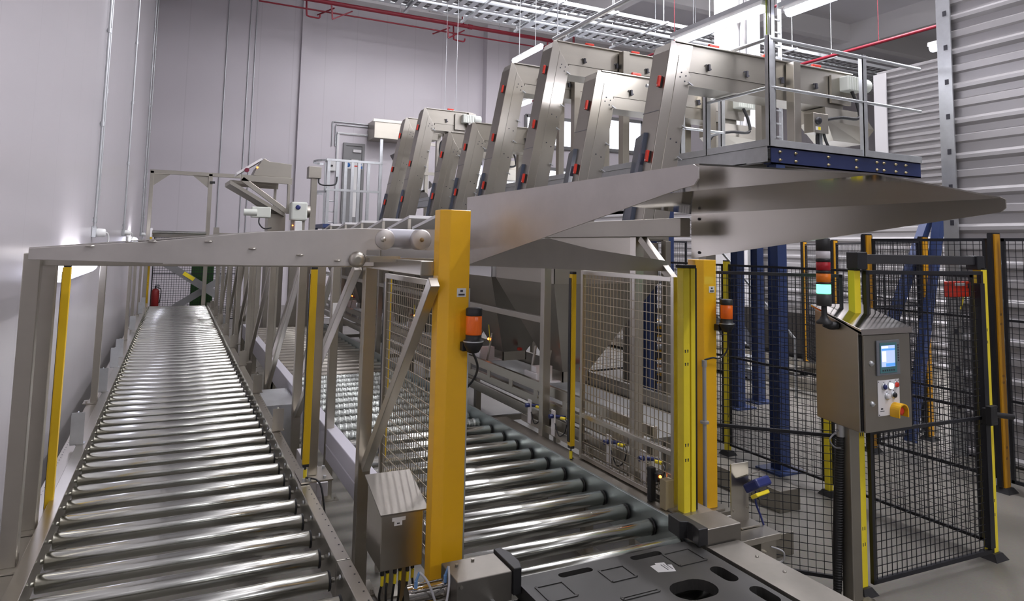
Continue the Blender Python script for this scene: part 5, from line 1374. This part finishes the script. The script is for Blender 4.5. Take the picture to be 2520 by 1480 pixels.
part(AC, 'ladder', ld, GALV)
DKM = mat('dark_machine', (0.07, 0.065, 0.06), 0.4, 0.5)
WG = thing('packing_machine', 'machine of stainless tubes and dark belts behind the access cage', 'machine', (5.6, 17.8, 0))
for x in (5.25, 5.62, 6.0, 6.4):
    part(WG, 'upright', MB().box(x - 0.04, x + 0.04, 17.5, 17.58, 0.0, 5.0), STEEL)
for z in (3.2, 4.1, 4.9):
    part(WG, 'cross_rail', MB().box(5.2, 6.5, 17.46, 17.5, z, z + 0.08), STEEL)
part(WG, 'dark_belt', MB().bar((5.2, 17.9, 4.55), (6.6, 17.9, 5.45), 0.5, 0.22), DKM, 0.01)
part(WG, 'dark_belt', MB().bar((5.2, 17.9, 3.1), (6.2, 17.9, 3.9), 0.5, 0.16), DKM, 0.01)
for x, z in ((5.4, 4.3), (5.75, 4.55), (5.5, 3.6), (5.9, 3.5), (5.35, 2.95)):
    part(WG, 'drum', MB().tube((x, 17.4, z), (x, 17.9, z), 0.13, 16), DKM)
part(WG, 'side_plate', MB().box(5.7, 6.1, 17.62, 17.66, 3.7, 4.2), WHITE)

# ------------------------------------------------------------------ high level services
for i, (lx, ly, lz) in enumerate(ADDED_HALL_LAMPS):  # bodies for the unseen lamps added to light the hall
    if True:
        t = thing('added_hall_lamp', 'added unseen tube lamp high below the hall ceiling', 'lamp', (lx, ly, lz), 'added lamps below the ceiling')
        part(t, 'housing', MB().box(lx - 0.08, lx + 0.08, ly - 0.8, ly + 0.8, lz, lz + 0.08).tube((lx, ly - 0.6, lz + 0.08), (lx, ly - 0.6, 12.398), 0.008, 6).tube((lx, ly + 0.6, lz + 0.08), (lx, ly + 0.6, 12.398), 0.008, 6), PVC)
        part(t, 'diffuser', MB().box(lx - 0.07, lx + 0.07, ly - 0.78, ly + 0.78, lz - 0.06, lz), TUBELIT)
tube_lamp('lit tube lamp end seen between the fourth and third elevators', 6.15, 11.8, 13.2, 5.10)
tube_lamp('lit tube lamp end left of the third elevator head', 6.98, 12.9, 14.3, 6.60, 12.398)
tube_lamp('lit tube lamp end seen below the seventh elevator head', 6.2, 15.7, 17.1, 5.22, 12.398)
TR = thing('lamp_trunking', 'straight bright trunking tube rising behind the third elevator head to the ceiling', 'trunking', (5.2, 7.0, 5.5))
part(TR, 'tube', MB().tube((5.2, 3.5, 5.52), (5.2, 9.2, 5.50), 0.035, 14), GALV)
part(TR, 'hangers', MB().tube((5.2, 4.2, 5.55), (5.2, 4.2, 12.398), 0.008, 6).tube((5.2, 9.1, 5.53), (5.2, 9.1, 12.398), 0.008, 6), GALV)

RP = thing('sprinkler_main', 'thick red sprinkler pipe running level before the end wall', 'pipe', (11.0, 23.0, 10.3))
part(RP, 'main_pipe', MB().tube((-0.5, 23.0, 10.36), (26.0, 23.0, 10.36), 0.075, 16), REDPIPE)
part(RP, 'branch_pipe', MB().tube((2.0, 23.3, 10.12), (26.0, 23.3, 10.12), 0.028, 10), REDPIPE)
cpl = MB()
for x in (9.4, 15.5, 21.6):
    cpl.tube((x - 0.08, 23.0, 10.36), (x + 0.08, 23.0, 10.36), 0.095, 16)
part(RP, 'couplings', cpl, REDPIPE)
for x in (4.3, 8.5, 12.7, 17.0):
    part(RP, 'bracket', MB().bar((x, 23.0, 10.28), (x + 0.05, 23.0, 9.80), 0.05, 0.05).bar((x + 0.05, 23.0, 9.80), (x + 0.75, 23.2, 10.26), 0.045, 0.045).bar((x - 0.35, 23.6, 10.06), (x + 0.1, 23.0, 10.20), 0.04, 0.04), REDPIPE)
for x in (9.1, 13.9):
    part(RP, 'riser', MB().path([(x, 23.0, 10.4), (x, 23.0, 10.9), (x, 23.0, 11.05), (x + 0.15, 23.0, 11.12), (x + 0.4, 23.2, 11.12)], 0.045, 10, 3), REDPIPE)
for x in (3.52, 8.85):
    part(RP, 'drain_loop', MB().path([(x, 23.3, 10.40), (x + 0.02, 23.3, 9.98), (x + 0.06, 23.3, 9.88), (x + 0.3, 23.3, 9.86), (x + 0.44, 23.3, 9.87), (x + 0.47, 23.3, 9.98)], 0.03, 8, 4), REDPIPE)
hg = MB()
for x in (2.0, 6.7, 10.6, 14.8, 19.0, 23.0):
    hg.tube((x, 23.0, 10.42), (x, 23.0, 12.398), 0.012, 6)
part(RP, 'hanger_rods', hg, GALV)
solo('sprinkler_branch', 'thin dark red sprinkler pipe crossing high above the platform', 'pipe', MB().tube((12.4, 3.0, 8.0), (12.4, 24.0, 8.0), 0.035, 10).tube((12.4, 9.0, 8.0), (12.4, 9.0, 12.398), 0.01, 6).tube((12.4, 15.0, 8.0), (12.4, 15.0, 12.398), 0.01, 6), REDPIPE)
solo('sprinkler_branch', 'dark red sprinkler pipe high before the right rear profiled wall', 'pipe', MB().tube((17.0, 8.0, 8.0), (17.0, 24.0, 8.0), 0.045, 10).tube((17.0, 12.0, 8.0), (17.0, 12.0, 12.398), 0.01, 6).tube((17.0, 18.0, 8.0), (17.0, 18.0, 12.398), 0.01, 6), REDPIPE)

def cable_tray(label, y, z, w, x0, x1, full):
    t = thing('cable_tray', label, 'cable tray', ((x0 + x1) / 2, y, z))
    part(t, 'side_rail', MB().box(x0, x1, y - w / 2, y - w / 2 + 0.03, z, z + 0.11), GALV)
    part(t, 'side_rail', MB().box(x0, x1, y + w / 2 - 0.03, y + w / 2, z, z + 0.11), GALV)
    rg = MB()
    n = int((x1 - x0) / 0.3)
    for i in range(n):
        x = x0 + (x1 - x0) * i / n
        rg.box(x, x + (0.16 if full else 0.05), y - w / 2 + 0.03, y + w / 2 - 0.03, z, z + 0.02)
    part(t, 'rungs', rg, GALV, kind='stuff')
    cb = MB()
    for i, m in enumerate((-0.3, -0.12, 0.1, 0.28)):
        cb.tube((x0, y + m * w, z + 0.05), (x1, y + m * w, z + 0.05), 0.03, 6)
    part(t, 'cables', cb, mat('dark_cable', (0.09, 0.085, 0.09), 0.5))
    return t
cable_tray('galvanised cable tray under the ceiling, farthest of the parallel trays', 17.2, 8.66, 0.55, 1.0, 26.0, True)
cable_tray('galvanised cable tray under the ceiling, middle of the parallel trays', 16.5, 8.66, 0.55, 1.0, 26.0, True)
cable_tray('open cable ladder under the ceiling, nearest of the parallel trays', 15.7, 8.72, 0.60, 1.0, 26.0, False)
for i, x in enumerate((5.3, 7.0, 8.7, 10.4, 12.1, 13.8, 15.5, 17.2, 19.0)):
    t = thing('tray_support', 'slotted channel hung on rods below the cable trays', 'support', (x, 16.4, 8.6), 'channels under the cable trays')
    part(t, 'channel', MB().box(x - 0.03, x + 0.03, 14.9, 17.8, 8.58, 8.64), GALV)
    part(t, 'rod', MB().tube((x, 15.1, 8.64), (x, 15.1, 12.398), 0.014, 6), GALV)
    part(t, 'rod', MB().tube((x, 17.65, 8.64), (x, 17.65, 12.398), 0.014, 6), GALV)
struct('trim_16', MB().box(12.4, 13.2, 12.6, 13.4, 0, 12.4), WHITE)
t = thing('column_conduits', 'grey conduits running up the white building column', 'conduit', (12.5, 12.5, 0))
for x in (12.5, 12.72):
    part(t, 'conduit', MB().tube((x, 12.56, 0.0), (x, 12.56, 12.3), 0.03, 10), GALV)
part(t, 'clamp_box', MB().box(12.95, 13.15, 12.5, 12.6, 7.0, 7.2).box(12.4, 12.9, 12.52, 12.59, 6.95, 7.0), GALV)
t = thing('cable_ladder', 'upright galvanised cable ladder right of the white building column', 'cable ladder', (13.9, 12.8, 0))
part(t, 'side_rail', MB().box(13.6, 13.64, 12.75, 12.85, 0.0, 12.3), GALV)
part(t, 'side_rail', MB().box(14.1, 14.14, 12.75, 12.85, 0.0, 12.3), GALV)
for i in range(34):
    part(t, 'rung', MB().box(13.64, 14.1, 12.78, 12.82, 0.3 + i * 0.35, 0.34 + i * 0.35), GALV)

# ------------------------------------------------------------------ machines seen through the mesh below the platform
YM = thing('palletiser', 'yellow machine with grey tubes seen through the right wire guard', 'machine', (7.0, 8.9, 0))
part(YM, 'frame', MB().box(6.55, 6.62, 8.6, 9.2, 0, 1.25).box(7.45, 7.52, 8.6, 9.2, 0, 1.25).box(6.62, 7.45, 9.1, 9.2, 1.15, 1.25), STEEL_D)
for k, z in enumerate((0.22, 0.58, 0.94)):
    part(YM, 'yellow_block', MB().prism([(6.75, z - 0.10), (7.40, z - 0.10), (7.40, z + 0.08), (7.1, z + 0.14), (6.75, z + 0.02)], 'y', 8.75, 9.05), ORANGE, 0.01)
    part(YM, 'grey_tube', MB().tube((6.50, 8.68, z + 0.12), (7.60, 8.68, z + 0.12), 0.045, 14), mat('grey_tube', (0.36, 0.37, 0.37), 0.35, 0.4))
    part(YM, 'black_wheel', MB().tube((6.9, 8.70, z - 0.02), (6.9, 8.75, z - 0.02), 0.05, 14), RUBBER)
t = thing('access_steps', 'grey steel steps leaning against a blue column behind the mesh', 'steps', (8.0, 8.2, 0))
part(t, 'stringer', MB().bar((7.7, 8.2, 1.5), (8.4, 7.6, 0.02), 0.03, 0.12).bar((7.7, 8.7, 1.5), (8.4, 8.1, 0.02), 0.03, 0.12), GALV)
st = MB()
for i in range(6):
    f = i / 6
    st.cbox((7.75 + 0.6 * f, 8.42 - 0.5 * f, 1.4 - 1.25 * f), 0.2, 0.48, 0.03)
part(t, 'treads', st, GALV)
part(t, 'rail', MB().tube((7.7, 8.2, 2.2), (8.5, 7.5, 0.9), 0.02, 10).tube((8.5, 7.5, 0.9), (8.5, 7.5, 0.02), 0.02, 10), GALV)
KC = thing('chain_conveyor', 'low pale chain conveyor on the floor behind the far amber posts', 'conveyor', (9.6, 10.0, 0))
part(KC, 'near_rail', MB().box(8.95, 9.05, 6.6, 15.0, 0.06, 0.24), STEEL_H)
part(KC, 'far_rail', MB().box(10.3, 10.4, 8.6, 15.0, 0.06, 0.24), STEEL_H)
part(KC, 'bed', MB().box(9.05, 10.3, 8.9, 15.0, 0.10, 0.16), STEEL_D)
part(KC, 'feet', MB().box(8.96, 9.04, 6.8, 6.9, 0, 0.06).box(8.96, 9.04, 10.8, 10.9, 0, 0.06).box(8.96, 9.04, 14.6, 14.7, 0, 0.06).box(10.31, 10.39, 8.9, 9.0, 0, 0.06).box(10.31, 10.39, 14.6, 14.7, 0, 0.06), BLACK)
t = thing('dark_machine', 'dark machine block standing low behind the far fence', 'machine', (12.6, 10.7, 0))
part(t, 'body', MB().box(11.8, 13.4, 9.2, 12.2, 0.1, 0.95), mat('dark_machine', (0.07, 0.065, 0.06), 0.4, 0.5), 0.02)
part(t, 'plinth', MB().box(11.9, 13.3, 9.3, 12.1, 0.0, 0.1), BLACK)
solo('steel_girder', 'grey steel beam lying on the floor behind the near mesh panel', 'beam', MB().box(4.72, 4.96, 4.35, 5.9, 0.0, 0.18), STEEL_D, bevel=0.004)
solo('steel_girder', 'short grey beam on the floor just behind the near mesh panel', 'beam', MB().box(3.95, 4.20, 3.75, 4.9, 0.0, 0.16), STEEL_D, bevel=0.004)
solo('fence_anchor', 'upright grey channel beside the right orange column behind the mesh', 'post', MB().box(3.62, 3.72, 4.02, 4.10, 0.0, 2.25), STEEL, bevel=0.004)
